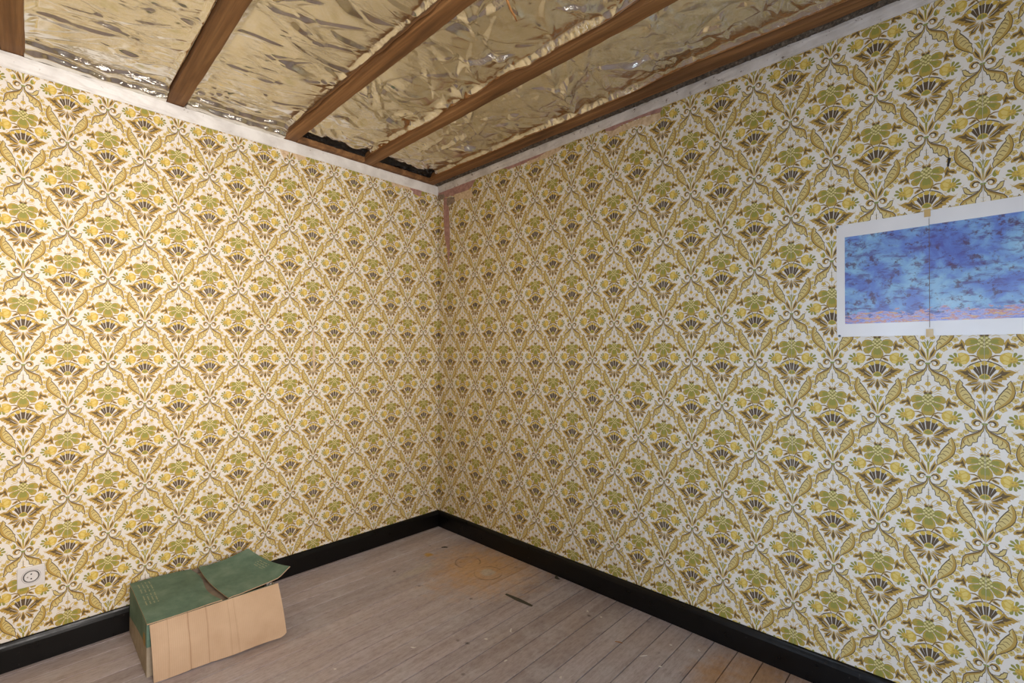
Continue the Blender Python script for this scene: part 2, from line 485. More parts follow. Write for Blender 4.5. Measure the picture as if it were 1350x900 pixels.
STRIP_Z = (0.06, 2.47)
def strip_mesh(u0, u1):
    """one length of paper; local x along the wall from a seam, print on the -y side"""
    V, T, Cc = [], [], []
    z0, z1 = STRIP_Z
    V += [(u0, 0, z0), (u1, 0, z0), (u1, 0, z1), (u0, 0, z1)]
    T += [(0, 1, 2), (0, 2, 3)]
    Cc += [INK['w']] * 4
    for i in range(-1, 6):
        cu = i * PITCH_U
        for k in range(-2, 8):
            cv = KNOT_V + PITCH_V * (k + (0.5 if i % 2 else 0.0))
            for s, (c, p) in enumerate(POLYS):
                y = -0.00004 - 0.000003 * s
                q = [(x + cu, z + cv) for x, z in p]
                xs = [a[0] for a in q]
                zs = [a[1] for a in q]
                if max(xs) <= u0 or min(xs) >= u1 or max(zs) <= z0 or min(zs) >= z1:
                    continue
                if min(xs) < u0 or max(xs) > u1 or min(zs) < z0 or max(zs) > z1:
                    q = clip_poly(q, u0, u1, z0, z1)
                    if len(q) < 3:
                        continue
                    tr = tessellate_polygon([[Vector((a, b, 0)) for a, b in q]])
                else:
                    tr = POLY_TRIS[s]
                o = len(V)
                V += [(a, y, b) for a, b in q]
                Cc += [INK[c]] * len(q)
                T += [tuple(o + j for j in t) for t in tr]
    me = bpy.data.meshes.new('wallpaper_strip')
    me.from_pydata(V, [], T)
    at = me.color_attributes.new('print', 'FLOAT_COLOR', 'POINT')
    at.data.foreach_set('color', np.array(Cc, dtype=np.float32).ravel())
    # every triangle looks into the room
    nrm = np.empty(len(me.polygons) * 3, dtype=np.float32)
    me.polygons.foreach_get('normal', nrm)
    flip = [i for i, y in enumerate(nrm[1::3]) if y > 0]
    if flip:
        fl = set(flip)
        T = [t[::-1] if i in fl else t for i, t in enumerate(T)]
        me2 = bpy.data.meshes.new('wallpaper_strip')
        me2.from_pydata(V, [], T)
        at = me2.color_attributes.new('print', 'FLOAT_COLOR', 'POINT')
        at.data.foreach_set('color', np.array(Cc, dtype=np.float32).ravel())
        me = me2
    me.materials.append(M_PAPER)
    me.update()
    return me

# ------------------------------------------------------------------ materials
m = Mat('wallpaper')
att = m.n('ShaderNodeAttribute', attribute_name='print')
g = m.n('ShaderNodeNewGeometry')
wear = m.noise(g.outputs['Position'], 1.6, 5, 0.6)
grain = m.noise(g.outputs['Position'], 420, 2, 0.5)
fade = m.ramp(wear, [(0.3, (0.90, 0.885, 0.86, 1)), (0.62, (1, 1, 1, 1))])
c = m.mix(0.5, att.outputs['Color'], fade, 'MULTIPLY')
c = m.mix(m.math('MULTIPLY', grain, 0.08), c, (0.93, 0.88, 0.80, 1))
m.set(Base_Color=c, Roughness=0.62, Specular_IOR_Level=0.28)
m.bump(grain, 0.12, 0.002)
M_PAPER = m.m

m = Mat('papered_wall_plain')     # the papered walls behind the camera
v = m.coord('Object', (1, 1, 1))
vo = m.n('ShaderNodeTexVoronoi', {'Vector': v, 'Scale': 22.0})
c = m.ramp(m.noise(v, 30, 3, 0.6), [(0.40, srgb(172, 142, 62)), (0.50, srgb(214, 196, 140)), (0.58, srgb(236, 226, 206))])
c = m.mix(m.ramp(vo.outputs['Distance'], [(0.2, 0.5), (0.45, 0.0)]), c, srgb(150, 148, 62))
m.set(Base_Color=c, Roughness=0.6)
M_REAR = m.m

m = Mat('plaster')
v = m.coord('Object')
m.set(Base_Color=m.ramp(m.noise(v, 14, 6), [(0.3, srgb(196, 178, 160)), (0.7, srgb(222, 208, 192))]), Roughness=0.9)
M_PLASTER = m.m

m = Mat('pink_plaster')
v = m.coord('Object')
m.set(Base_Color=m.ramp(m.noise(v, 40, 6, 0.65), [(0.3, srgb(146, 108, 102)), (0.55, srgb(180, 138, 128)), (0.75, srgb(196, 160, 146))]), Roughness=0.92)
m.bump(m.noise(v, 120, 4), 0.4, 0.002)
M_PINK = m.m

m = Mat('torn_paper_backing')
v = m.coord('Object')
m.set(Base_Color=m.ramp(m.noise(v, 60, 5, 0.6), [(0.3, srgb(190, 160, 124)), (0.55, srgb(220, 194, 160)), (0.75, srgb(230, 212, 188))]), Roughness=0.9)
M_BACKING = m.m

m = Mat('grey_mortar')
v = m.coord('Object')
m.set(Base_Color=m.ramp(m.noise(v, 70, 6, 0.7), [(0.3, srgb(44, 38, 34)), (0.55, srgb(104, 94, 84)), (0.75, srgb(158, 148, 136))]), Roughness=0.95)
m.bump(m.noise(v, 160, 5), 0.8, 0.004)
M_MORTAR = m.m

m = Mat('dull_plaster')
v = m.coord('Object')
m.set(Base_Color=m.ramp(m.noise(v, 60, 6, 0.7), [(0.3, srgb(112, 94, 80)), (0.55, srgb(150, 130, 112)), (0.75, srgb(180, 160, 142))]), Roughness=0.95)
M_DULL = m.m

m = Mat('white_trim_paint')
v = m.coord('Object')
chip = m.ramp(m.noise(v, 26, 8, 0.72), [(0.655, 0.0), (0.68, 1.0)])
c = m.mix(chip, m.ramp(m.noise(v, 9, 4), [(0.3, srgb(212, 208, 204)), (0.6, srgb(238, 236, 233))]), srgb(150, 136, 122))
m.set(Base_Color=c, Roughness=0.42)
m.bump(m.noise(v, 60, 4), 0.15, 0.003)
M_TRIM = m.m

m = Mat('dusty_trim_paint')
v = m.coord('Object')
chip = m.ramp(m.noise(v, 34, 8, 0.72), [(0.60, 0.0), (0.64, 1.0)])
c = m.mix(chip, m.ramp(m.noise(v, 9, 4), [(0.3, srgb(186, 178, 172)), (0.6, srgb(222, 216, 212))]), srgb(120, 104, 92))
m.set(Base_Color=c, Roughness=0.55)
m.bump(m.noise(v, 60, 4), 0.15, 0.003)
M_TRIM2 = m.m

m = Mat('black_gloss_paint')
v = m.coord('Object')
sc = m.ramp(m.noise(v, 48, 7, 0.75), [(0.64, 0.0), (0.74, 1.0)])
m.set(Base_Color=m.mix(sc, srgb(9, 8, 8), srgb(80, 76, 74)), Roughness=m.ramp(m.noise(v, 20, 4), [(0.3, 0.26), (0.7, 0.44)]), Specular_IOR_Level=0.3)
m.bump(m.noise(v, 30, 3), 0.06, 0.004)
M_BLACK = m.m

def wood(name, cols, ring=1.0, rough=0.7, bump=0.25, axis=0, streak=0.45):
    m = Mat(name)
    oi = m.n('ShaderNodeObjectInfo')
    off = m.n('ShaderNodeVectorMath', {0: m.n('ShaderNodeCombineXYZ', {'X': oi.outputs['Random'], 'Y': oi.outputs['Random'], 'Z': oi.outputs['Random']}).outputs[0], 1: (37.0, 13.0, 7.0)}, operation='MULTIPLY').outputs[0]
    sc = [14.0, 14.0, 14.0]
    sc[axis] = 0.9
    base = m.n('ShaderNodeVectorMath', {0: m.coord('Object', tuple(sc)), 1: off}, operation='ADD').outputs[0]
    a = m.noise(base, 1.2 * ring, 6, 0.62, 0.6)
    sc2 = [90.0, 90.0, 90.0]
    sc2[axis] = 2.5
    fine = m.noise(m.coord('Object', tuple(sc2)), 1.0, 3, 0.6)
    c = m.ramp(a, cols)
    c = m.mix(m.ramp(fine, [(0.35, streak), (0.6, 0.0)]), c, cols[0][1])
    tone = m.math('MULTIPLY_ADD', oi.outputs['Random'], 0.22, 0.86)
    c = m.mix(1.0, c, m.n('ShaderNodeCombineColor', {0: tone, 1: tone, 2: tone}).outputs[0], 'MULTIPLY')
    m.set(Roughness=rough)
    m.bump(fine, bump, 0.003)
    return m, c

m, c = wood('joist_timber', [(0.28, srgb(92, 62, 34)), (0.5, srgb(140, 98, 58)), (0.72, srgb(176, 132, 86))])
m.set(Base_Color=c)
M_JOIST = m.m

m = Mat('aluminium_foil')
v = m.coord('Object')
dirt = m.ramp(m.noise(v, 8, 5), [(0.4, 0.0), (0.8, 0.25)])
m.set(Base_Color=m.mix(dirt, (0.84, 0.815, 0.755, 1), (0.58, 0.54, 0.47, 1)), Metallic=1.0,
      Roughness=m.ramp(m.noise(v, 11, 4), [(0.3, 0.13), (0.7, 0.20)]))
vs = m.coord('Object', (1.0, 0.45, 1.0), rot=(0, 0, 0.3))
h1 = m.noise(vs, 55, 4, 0.55, 0.8)
h2 = m.noise(v, 180, 2, 0.5)
cre = m.ramp(m.math('ABSOLUTE', m.math('SUBTRACT', h1, 0.5)), [(0.0, 1.0), (0.05, 0.0)])
m.bump(m.math('ADD', m.math('MULTIPLY', cre, m.ramp(m.noise(v, 6, 2), [(0.45, 0.0), (0.62, 0.5)])), m.math('MULTIPLY', h2, 0.02)), 0.35, 0.004)
M_FOIL = m.m

m = Mat('kraft_flange')
v = m.coord('Object')
m.set(Base_Color=m.ramp(m.noise(v, 30, 4), [(0.3, srgb(150, 98, 52)), (0.7, srgb(206, 150, 92))]), Roughness=0.8)
M_KRAFT = m.m

m = Mat('black_plastic')
v = m.coord('Object')
m.set(Base_Color=(0.012, 0.012, 0.014, 1), Roughness=0.10)
m.bump(m.noise(v, 45, 4, 0.6, 1.0), 0.9, 0.03)
M_PLASTIC = m.m

# ------------------------------------------------------------------ room shell
T = 0.14
def struct(o):
    o['kind'] = 'structure'
    return o

wall_left = struct(boxes('wall_left', [(-T, 0, RY - T, T, -0.08, RZ + 0.04)], M_PLASTER))
wall_right = struct(boxes('wall_right', [(0, RX + T, 0, T, -0.08, RZ + 0.04)], M_PLASTER))
w0, w1 = WIN_REAR[0] - WIN_REAR[1] / 2, WIN_REAR[0] + WIN_REAR[1] / 2
wall_rear = struct(boxes('wall_rear', [(0, w0, RY - T, RY, -0.08, RZ + 0.04), (w1, RX + T, RY - T, RY, -0.08, RZ + 0.04),
                                       (w0, w1, RY - T, RY, -0.08, WIN_REAR[2]), (w0, w1, RY - T, RY, WIN_REAR[3], RZ + 0.04)], M_REAR))
e0, e1 = WIN_EAST[0] - WIN_EAST[1] / 2, WIN_EAST[0] + WIN_EAST[1] / 2
wall_near = struct(boxes('wall_near', [(RX, RX + T, RY, e0, -0.08, RZ + 0.04), (RX, RX + T, e1, 0, -0.08, RZ + 0.04),
                                       (RX, RX + T, e0, e1, -0.08, WIN_EAST[2]), (RX, RX + T, e0, e1, WIN_EAST[3], RZ + 0.04)], M_REAR))
ceiling = struct(boxes('ceiling', [(-T, RX + T, RY - T, T, RZ, RZ + 0.1)], M_PLASTER))

# windows behind the camera (open casements, white frames)
def frame_boxes(a0, a1, z0, z1, w, d0, d1, swap):
    L = [(a0, a1, d0, d1, z0, z0 + w), (a0, a1, d0, d1, z1 - w, z1), (a0, a0 + w, d0, d1, z0 + w, z1 - w), (a1 - w, a1, d0, d1, z0 + w, z1 - w),
         ((a0 + a1) / 2 - w / 2, (a0 + a1) / 2 + w / 2, d0, d1, z0 + w, z1 - w)]
    return [(b[2], b[3], b[0], b[1], b[4], b[5]) for b in L] if swap else L
win1 = struct(boxes('window_1', frame_boxes(w0, w1, WIN_REAR[2], WIN_REAR[3], 0.05, RY - 0.09, RY - 0.03, False), M_TRIM))
boxes('window_sill', [(w0 - 0.03, w1 + 0.03, RY - 0.03, RY + 0.10, WIN_REAR[2] - 0.03, WIN_REAR[2])], M_TRIM, win1)
win2 = struct(boxes('window_2', frame_boxes(e0, e1, WIN_EAST[2], WIN_EAST[3], 0.05, RX + 0.03, RX + 0.09, True), M_TRIM))
boxes('window_sill', [(RX - 0.10, RX + 0.03, e0 - 0.03, e1 + 0.03, WIN_EAST[2] - 0.03, WIN_EAST[2])], M_TRIM, win2)

# wallpaper, strip by strip
STRIP_W = 4 * PITCH_U
GAP = 0.0006
full = strip_mesh(GAP, STRIP_W - GAP)
def hang(me, wall, s, dz):
    o = bpy.data.objects.new('wallpaper_strip', me)
    COL.objects.link(o)
    o.parent = wall
    if wall is wall_left:
        o.location = (0.0012, s, dz)
        o.rotation_euler = (0, 0, math.radians(90))
    else:
        o.location = (s, -0.0012, dz)
    return o
SEAM_L = [-0.3985 - STRIP_W * i for i in range(0, 6)]
hang(strip_mesh(GAP, 0.3985), wall_left, SEAM_L[0], -0.001)
for s in SEAM_L[1:6]:
    if s > RY:
        hang(full, wall_left, s, -0.001)
last = [s for s in SEAM_L if s > RY][-1]
hang(strip_mesh(STRIP_W - (last - RY), STRIP_W - GAP), wall_left, last - STRIP_W, -0.001)
SEAM_R = [0.1407 + STRIP_W * i for i in range(0, 7)]
hang(strip_mesh(STRIP_W - 0.1407, STRIP_W - GAP), wall_right, 0.1407 - STRIP_W, 0.001)
for s in SEAM_R:
    if s + STRIP_W <= RX:
        hang(full, wall_right, s, 0.001)
last = [s for s in SEAM_R if s < RX][-1]
hang(strip_mesh(GAP, RX - last), wall_right, last, 0.001)

# torn-off patches of paper: (wall, material, outline on the wall in metres)
def patch(wall, mat, pts, name, d):
    pts = pts[:]
    n = len(pts)
    V = [((d, a, b) if wall is wall_left else (a, -d, b)) for a, b in pts] + [((0.0005, a, b) if wall is wall_left else (a, -0.0005, b)) for a, b in pts]
    Fc = [tuple(t) for t in tessellate_polygon([[Vector((a, b, 0)) for a, b in pts]])]
    Fc += [(i, (i + 1) % n, (i + 1) % n + n, i + n) for i in range(n)]
    return add(name, V, Fc, mat, wall)
patch(wall_left, M_BACKING, [(-0.396, 2.419), (-0.387, 2.386), (-0.354, 2.398), (-0.331, 2.384), (-0.303, 2.399), (-0.269, 2.395), (-0.24, 2.39), (-0.228, 2.413), (-0.14, 2.439), (-0.14, 2.486)], 'torn_paper_patch', 0.0025)
patch(wall_left, M_PINK, [(-0.245, 2.426), (-0.24, 2.402), (-0.215, 2.392), (-0.22, 2.378), (-0.186, 2.374), (-0.157, 2.368), (-0.148, 2.395), (-0.138, 2.436), (-0.16, 2.455)], 'torn_paper_patch', 0.003)
patch(wall_left, M_BACKING, [(-1.121, 2.426), (-1.106, 2.391), (-1.091, 2.368), (-1.072, 2.391), (-1.062, 2.404), (-1.065, 2.437)], 'torn_paper_patch', 0.0025)
patch(wall_left, M_BACKING, [(-1.048, 2.415), (-1.032, 2.392), (-1.008, 2.379), (-0.988, 2.392), (-0.967, 2.394), (-0.969, 2.439)], 'torn_paper_patch', 0.0025)
patch(wall_right, M_PINK, [(-0.021, 2.458), (-0.025, 2.42), (0.065, 2.384), (0.119, 2.377), (0.145, 2.383), (0.204, 2.361), (0.323, 2.362), (0.372, 2.386), (0.414, 2.423), (0.414, 2.463), (0.198, 2.487)], 'torn_paper_patch', 0.0025)
patch(wall_right, M_BACKING, [(0.191, 2.377), (0.204, 2.328), (0.274, 2.33), (0.347, 2.31), (0.386, 2.315), (0.378, 2.36), (0.342, 2.373), (0.274, 2.374)], 'torn_paper_patch', 0.0035)
patch(wall_right, M_DULL, [(-0.015, 2.426), (-0.016, 2.378), (0.051, 2.376), (0.085, 2.379), (0.081, 2.403)], 'torn_paper_patch', 0.0035)
patch(wall_right, M_DULL, [(0.108, 2.371), (0.112, 2.311), (0.171, 2.319), (0.197, 2.325), (0.191, 2.36)], 'torn_paper_patch', 0.0035)
patch(wall_right, M_PINK, [(0.073, 2.382), (0.071, 2.247), (0.084, 2.091), (0.11, 2.002), (0.127, 1.873), (0.141, 1.997), (0.138, 2.149), (0.129, 2.311), (0.112, 2.373)], 'torn_paper_strip', 0.003)
patch(wall_right, M_PINK, [(1.415, 2.435), (1.424, 2.41), (1.469, 2.404), (1.51, 2.415), (1.576, 2.416), (1.627, 2.416), (1.682, 2.41), (1.721, 2.405), (1.733, 2.434), (1.707, 2.444)], 'torn_paper_patch', 0.0025)
patch(wall_right, M_BACKING, [(1.419, 2.416), (1.441, 2.38), (1.472, 2.373), (1.503, 2.381), (1.543, 2.38), (1.582, 2.384), (1.627, 2.381), (1.658, 2.359), (1.688, 2.371), (1.724, 2.376), (1.72, 2.405), (1.682, 2.406), (1.627, 2.411), (1.576, 2.411), (1.51, 2.41), (1.462, 2.403)], 'torn_paper_patch', 0.0032)
patch(wall_right, M_PINK, [(0.662, 2.429), (0.729, 2.41), (0.857, 2.41), (0.959, 2.409), (1.04, 2.423), (1.04, 2.44), (0.904, 2.432)], 'torn_paper_patch', 0.0025)
patch(wall_right, M_BACKING, [(0.871, 2.414), (0.885, 2.39), (0.959, 2.395), (1.048, 2.39), (1.125, 2.408), (1.133, 2.425), (1.04, 2.43), (0.959, 2.413)], 'torn_paper_patch', 0.0032)
patch(wall_left, M_BACKING, [(-0.927, 1.404), (-0.931, 1.243), (-0.927, 1.153), (-0.917, 1.162), (-0.915, 1.31), (-0.921, 1.414)], 'torn_paper_patch', 0.0025)

# cornice mouldings
PROF = [(0.0, 2.413), (0.005, 2.413), (0.007, 2.419), (0.009, 2.424), (0.011, 2.434), (0.015, 2.450), (0.018, 2.460), (0.018, 2.472), (0.0, 2.472)]
PROF2 = [(0.0, 2.428), (0.004, 2.428), (0.005, 2.433), (0.007, 2.437), (0.009, 2.448), (0.012, 2.458), (0.014, 2.464), (0.014, 2.474), (0.0, 2.474)]
rj = random.Random(4)
def jit(s, j, d, z):
    return (d + (rj.uniform(-0.0012, 0.0012) if d > 0 else 0), z + rj.uniform(-0.0012, 0.0012))
struct(extrude_profile('trim_1', PROF, RY, -0.002, 'L', M_TRIM, None, jit, 90))
struct(extrude_profile('trim_2', PROF2, 0.019, RX, 'R', M_TRIM2, None, jit, 100))

# baseboards
BP = [(0.0, 0.0), (0.016, 0.0), (0.016, 0.088), (0.014, 0.098), (0.012, 0.106), (0.009, 0.112), (0.004, 0.115), (0.0, 0.115)]
def jb(s, j, d, z):
    return (d + (0.0006 * math.sin(9 * s + j) if d > 0 else 0), z + (0.0008 * math.sin(5 * s + 2 * j) if z > 0 else 0))
struct(extrude_profile('baseboard_left', BP, RY, -0.002, 'L', M_BLACK, None, jb, 60))
struct(extrude_profile('baseboard_right', BP, 0.0165, RX, 'R', M_BLACK, None, jb, 60))

# ------------------------------------------------------------------ floor of single boards
m, c = wood('floor_board_timber', [(0.2, srgb(156, 142, 142)), (0.46, srgb(186, 174, 178)), (0.62, srgb(198, 188, 193)), (0.8, srgb(210, 201, 206))], 0.9, 0.62, 0.22, axis=1, streak=0.32)
lines = m.noise(m.coord('Object', (55.0, 1.6, 1.0)), 2.4, 2, 0.5, 2.2)
c = m.mix(m.ramp(m.math('ABSOLUTE', m.math('SUBTRACT', lines, 0.5)), [(0.0, 0.30), (0.035, 0.0)]), c, srgb(104, 84, 74))
gp = m.n('ShaderNodeNewGeometry').outputs['Position']
big = m.noise(gp, 1.9, 5, 0.6)
c = m.mix(m.ramp(big, [(0.45, 0.0), (0.7, 0.4)]), c, srgb(188, 168, 156))         # warm worn areas
c = m.mix(m.ramp(m.noise(gp, 5.5, 6, 0.66), [(0.50, 0.0), (0.68, 0.5)]), c, srgb(202, 197, 202))  # grey dust
def blob(x, y, rx, ry, soft=0.45):
    mp = m.n('ShaderNodeMapping', {'Vector': gp, 'Location': (-x / rx, -y / ry, 0), 'Scale': (1 / rx, 1 / ry, 0.0)}).outputs[0]
    d = m.n('ShaderNodeVectorMath', {0: mp}, operation='LENGTH').outputs['Value']
    d = m.math('ADD', d, m.math('MULTIPLY', m.math('SUBTRACT', m.noise(gp, 16, 6, 0.7), 0.5), 1.5))
    return m.ramp(d, [(1.0 - soft, 1.0), (1.0, 0.0)])
c = m.mix(m.math('MULTIPLY', blob(0.726, -0.217, 0.42, 0.42, 0.8), 0.7), c, srgb(214, 166, 104))
c = m.mix(m.math('MULTIPLY', blob(2.166, -0.113, 0.25, 0.22, 0.8), 0.6), c, srgb(190, 140, 80))
c = m.mix(m.math('MULTIPLY', blob(2.047, -0.258, 0.12, 0.15, 0.8), 0.55), c, srgb(190, 140, 80))
d = m.n('ShaderNodeVectorMath', {0: m.n('ShaderNodeMapping', {'Vector': gp, 'Location': (-0.606, -(-0.25), 0), 'Scale': (1, 1, 0)}).outputs[0]}, operation='LENGTH').outputs['Value']
c = m.mix(m.math('MULTIPLY', m.ramp(m.math('ABSOLUTE', m.math('SUBTRACT', d, 0.075)), [(0.0, 1.0), (0.006, 0.0)]), m.ramp(m.noise(gp, 9, 3), [(0.4, 0.0), (0.6, 0.7)])), c, srgb(84, 66, 48))
d = m.n('ShaderNodeVectorMath', {0: m.n('ShaderNodeMapping', {'Vector': gp, 'Location': (-0.794, -(-0.261), 0), 'Scale': (1, 1, 0)}).outputs[0]}, operation='LENGTH').outputs['Value']
c = m.mix(m.math('MULTIPLY', m.ramp(m.math('ABSOLUTE', m.math('SUBTRACT', d, 0.08)), [(0.0, 1.0), (0.006, 0.0)]), m.ramp(m.noise(gp, 9, 3), [(0.4, 0.0), (0.6, 0.7)])), c, srgb(84, 66, 48))
c = m.mix(m.math('MULTIPLY', blob(0.785, -0.257, 0.055, 0.05, 0.4), 0.8), c, srgb(206, 196, 184))
c = m.mix(m.math('MULTIPLY', blob(0.48, -0.52, 0.05, 0.16, 0.6), 0.6), c, srgb(196, 186, 176))
c = m.mix(m.math('MULTIPLY', blob(0.349, -0.351, 0.035, 0.03, 0.4), 0.8), c, srgb(196, 152, 40))
sp = m.n('ShaderNodeTexVoronoi', {'Vector': m.n('ShaderNodeMapping', {'Vector': gp, 'Scale': (1, 1, 0)}).outputs[0], 'Scale': 7.5, 'Randomness': 1.0})
c = m.mix(m.math('MULTIPLY', m.ramp(m.math('ADD', sp.outputs['Distance'], m.math('MULTIPLY', m.math('SUBTRACT', m.noise(gp, 60, 3), 0.5), 0.10)), [(0.03, 1.0), (0.10, 0.0)]), m.ramp(m.n('ShaderNodeSeparateColor', {0: sp.outputs['Color']}).outputs[0], [(0.2, 0.15), (0.9, 0.85)])), c, srgb(70, 58, 52))       # knots and nail holes
sp2 = m.n('ShaderNodeTexVoronoi', {'Vector': m.n('ShaderNodeMapping', {'Vector': gp, 'Scale': (1, 1, 0), 'Location': (3.1, 1.7, 0)}).outputs[0], 'Scale': 15.0})
c = m.mix(m.ramp(sp2.outputs['Distance'], [(0.035, 0.8), (0.06, 0.0)]), c, srgb(206, 198, 190))       # specks of paint
mott = m.noise(m.n('ShaderNodeMapping', {'Vector': gp, 'Scale': (1.0, 0.35, 1.0)}).outputs[0], 70, 7, 0.72)
c = m.mix(1.0, c, m.ramp(mott, [(0.34, (0.80, 0.77, 0.75, 1)), (0.52, (1, 1, 1, 1)), (0.7, (1.08, 1.08, 1.09, 1))]), 'MULTIPLY')
m.set(Base_Color=c)
M_FLOOR = m.m
m = Mat('subfloor')
m.set(Base_Color=srgb(38, 30, 24), Roughness=0.95)
floor = struct(boxes('floor', [(-T, RX + T, RY - T, T, -0.10, -0.022)], m.m))
BW = 0.0962
X0 = 1.6755 - 18 * BW
bm_ = None
i = 0
while X0 + i * BW < RX:
    a = X0 + i * BW
    if a + BW > 0.0:
        if bm_ is None or a < 0 or a + BW > RX:
            lo, hi = max(a, 0.001) - a, min(a + BW, RX) - a
            me_o = boxes('floor_board', [(lo + 0.0009, hi - 0.0009 - 0.0020, RY, -0.001, -0.022, 0.0)], M_FLOOR, floor)
            bevel(me_o, 0.0007, 1)
            if a >= 0 and a + BW <= RX:
                bm_ = me_o
        else:
            me_o = bm_.copy()
            COL.objects.link(me_o)
            me_o.parent = floor
        me_o.location = (a, 0, random.Random(i).uniform(-0.0008, 0.0))
    i += 1

# ------------------------------------------------------------------ ceiling joists
ZJ = 2.475
JOISTS = [(-2.755, -2.685), (-2.190, -2.120), (-1.642, -1.567), (-1.098, -1.029), (-0.613, -0.543), (-0.105, -0.048)]
JLAB = ['rough timber ceiling joist furthest from the papered corner, near the window side',
        'rough timber ceiling joist above the wall socket, with a dark knotted underside',
        'bare ceiling joist whose wall end meets the cornice straight above the cardboard box',
        'ceiling joist with a dark brown kraft flange curling along its side',
        'ceiling joist with an orange torn paper edge and silver foil lapped along it',
        'timber ceiling joist lying along the cornice of the poster wall']
for k, (y0, y1) in enumerate(JOISTS):
    n = 74
    rr = random.Random(20 + k)
    V, Fc = [], []
    hw = (y1 - y0) / 2
    sk = 0.006 * rr.uniform(-1, 1)
    for i in range(n + 1):
        x = 0.001 + (RX - 0.002) * i / n
        wob = 0.0022 * math.sin(2.1 * x + k) + 0.0012 * math.sin(7.3 * x + 2 * k) + sk * (x / RX - 0.3)
        for (dy, z, c) in ((-hw, ZJ + 0.004, 1), (-hw + 0.004, ZJ, 1), (hw - 0.004, ZJ, 1), (hw, ZJ + 0.004, 1), (hw, RZ, 0), (-hw, RZ, 0)):
            V.append((x, (y0 + y1) / 2 + wob + dy + c * rr.uniform(-0.0011, 0.0011), z + c * rr.uniform(-0.0012, 0.0012)))
    for i in range(n):
        for j in range(6):
            a, b = i * 6 + j, i * 6 + (j + 1) % 6
            Fc.append((a, a + 6, b + 6, b))
    Fc += [tuple(range(6)), tuple(n * 6 + j for j in range(5, -1, -1))]
    j = add('ceiling_joist', V, Fc, M_JOIST)
    tag(j, JLAB[k], 'joist', 'ceiling joists')

# ------------------------------------------------------------------ foil-faced insulation between the joists
BAYS = [(RY + 0.001, JOISTS[0][0]), (JOISTS[0][1], JOISTS[1][0]), (JOISTS[1][1], JOISTS[2][0]), (JOISTS[2][1], JOISTS[3][0]),
        (JOISTS[3][1], JOISTS[4][0]), (JOISTS[4][1], JOISTS[5][0])]
BLAB = ['crinkled foil insulation in the ceiling bay along the rear window wall',
        'crinkled foil insulation in the ceiling bay before the socket joist',
        'foil insulation bay with a bright silver fold down onto the white cornice above the socket',
        'foil insulation bay with long wrinkles, sagging onto the cornice above the cardboard box',
        'crumpled foil insulation bay with a loose wire end hanging out of it',
        'narrow crumpled foil insulation bay beside the poster wall']
def wrinkles(X, Y, k, y0, y1):
    """tapered folds: position, direction, length, width and height drawn per bay"""
    rr = random.Random(500 + k)
    left = k <= 3
    H_ = np.zeros_like(X)
    for q in range(120 if left else 150):
        cx, cy = rr.uniform(0.02, 2.6), rr.uniform(y0, y1)
        if left:
            ang = math.pi / 2 + rr.gauss(-0.12, 0.22)
            ln = rr.uniform(0.05, 0.26)
        else:
            ang = rr.choice([math.pi / 2 + rr.gauss(0.25, 0.4), rr.uniform(0, math.pi)])
            ln = rr.uniform(0.05, 0.20)
        wd = rr.uniform(0.010, 0.036) if left else rr.uniform(0.014, 0.050)
        ht = rr.choice([-1, 1, 1]) * wd * rr.uniform(0.10, 0.42)
        ca, sa = math.cos(ang), math.sin(ang)
        box = (np.abs(X[:, 0] - cx) < ln + 0.05)
        if not box.any():
            continue
        dx, dy = X[box] - cx, Y[box] - cy
        a, b = ca * dx + sa * dy, -sa * dx + ca * dy
        b = b + 0.25 * ln * np.sin(a / ln * 1.7 + q)
        tap = np.clip(1 - np.abs(a) / ln, 0, 1)
        side = np.where(b > 0, b / (wd * 1.6), -b / (wd * 0.7))
        H_[box] += ht * np.clip(1 - side / np.maximum(tap, 0.15), 0, 1) * np.minimum(1, 2.2 * tap)
    # pleats pulled in by the staples along both joists
    for e, sg in ((y0, 1), (y1, -1)):
        x = 0.1
        while x < 2.6:
            x += rr.uniform(0.025, 0.11)
            ln, wd = rr.uniform(0.03, 0.10), rr.uniform(0.006, 0.014)
            box = (np.abs(X[:, 0] - x) < 0.08)
            d = sg * (Y[box] - e)
            b = X[box] - x - rr.uniform(-0.4, 0.4) * d
            H_[box] += wd * rr.uniform(0.15, 0.45) * np.clip(1 - np.abs(b) / (wd * (1 + d * 6)), 0, 1) * np.clip(1 - d / ln, 0, 1)
    return H_
def foil_height(X, Y, k, t):
    wx = vnoise(X * 3, Y * 3, 50 + k)
    wy = vnoise(X * 3 + 9, Y * 3, 60 + k)
    left = k <= 3
    f1, f2 = voro(X * (4 if left else 7) + wx, Y * (2.2 if left else 6) + wy, 23 + k)
    g1, g2 = voro(X * 15 + wx, Y * (7 if left else 14), 33 + k)
    a = (0.006, 0.0003) if left else (0.012, 0.0004)
    return a[0] * (f2 - f1) + a[1] * (g2 - g1) + wrinkles(X, Y, k, BAYS[k][0], BAYS[k][1])
ROOTS = []
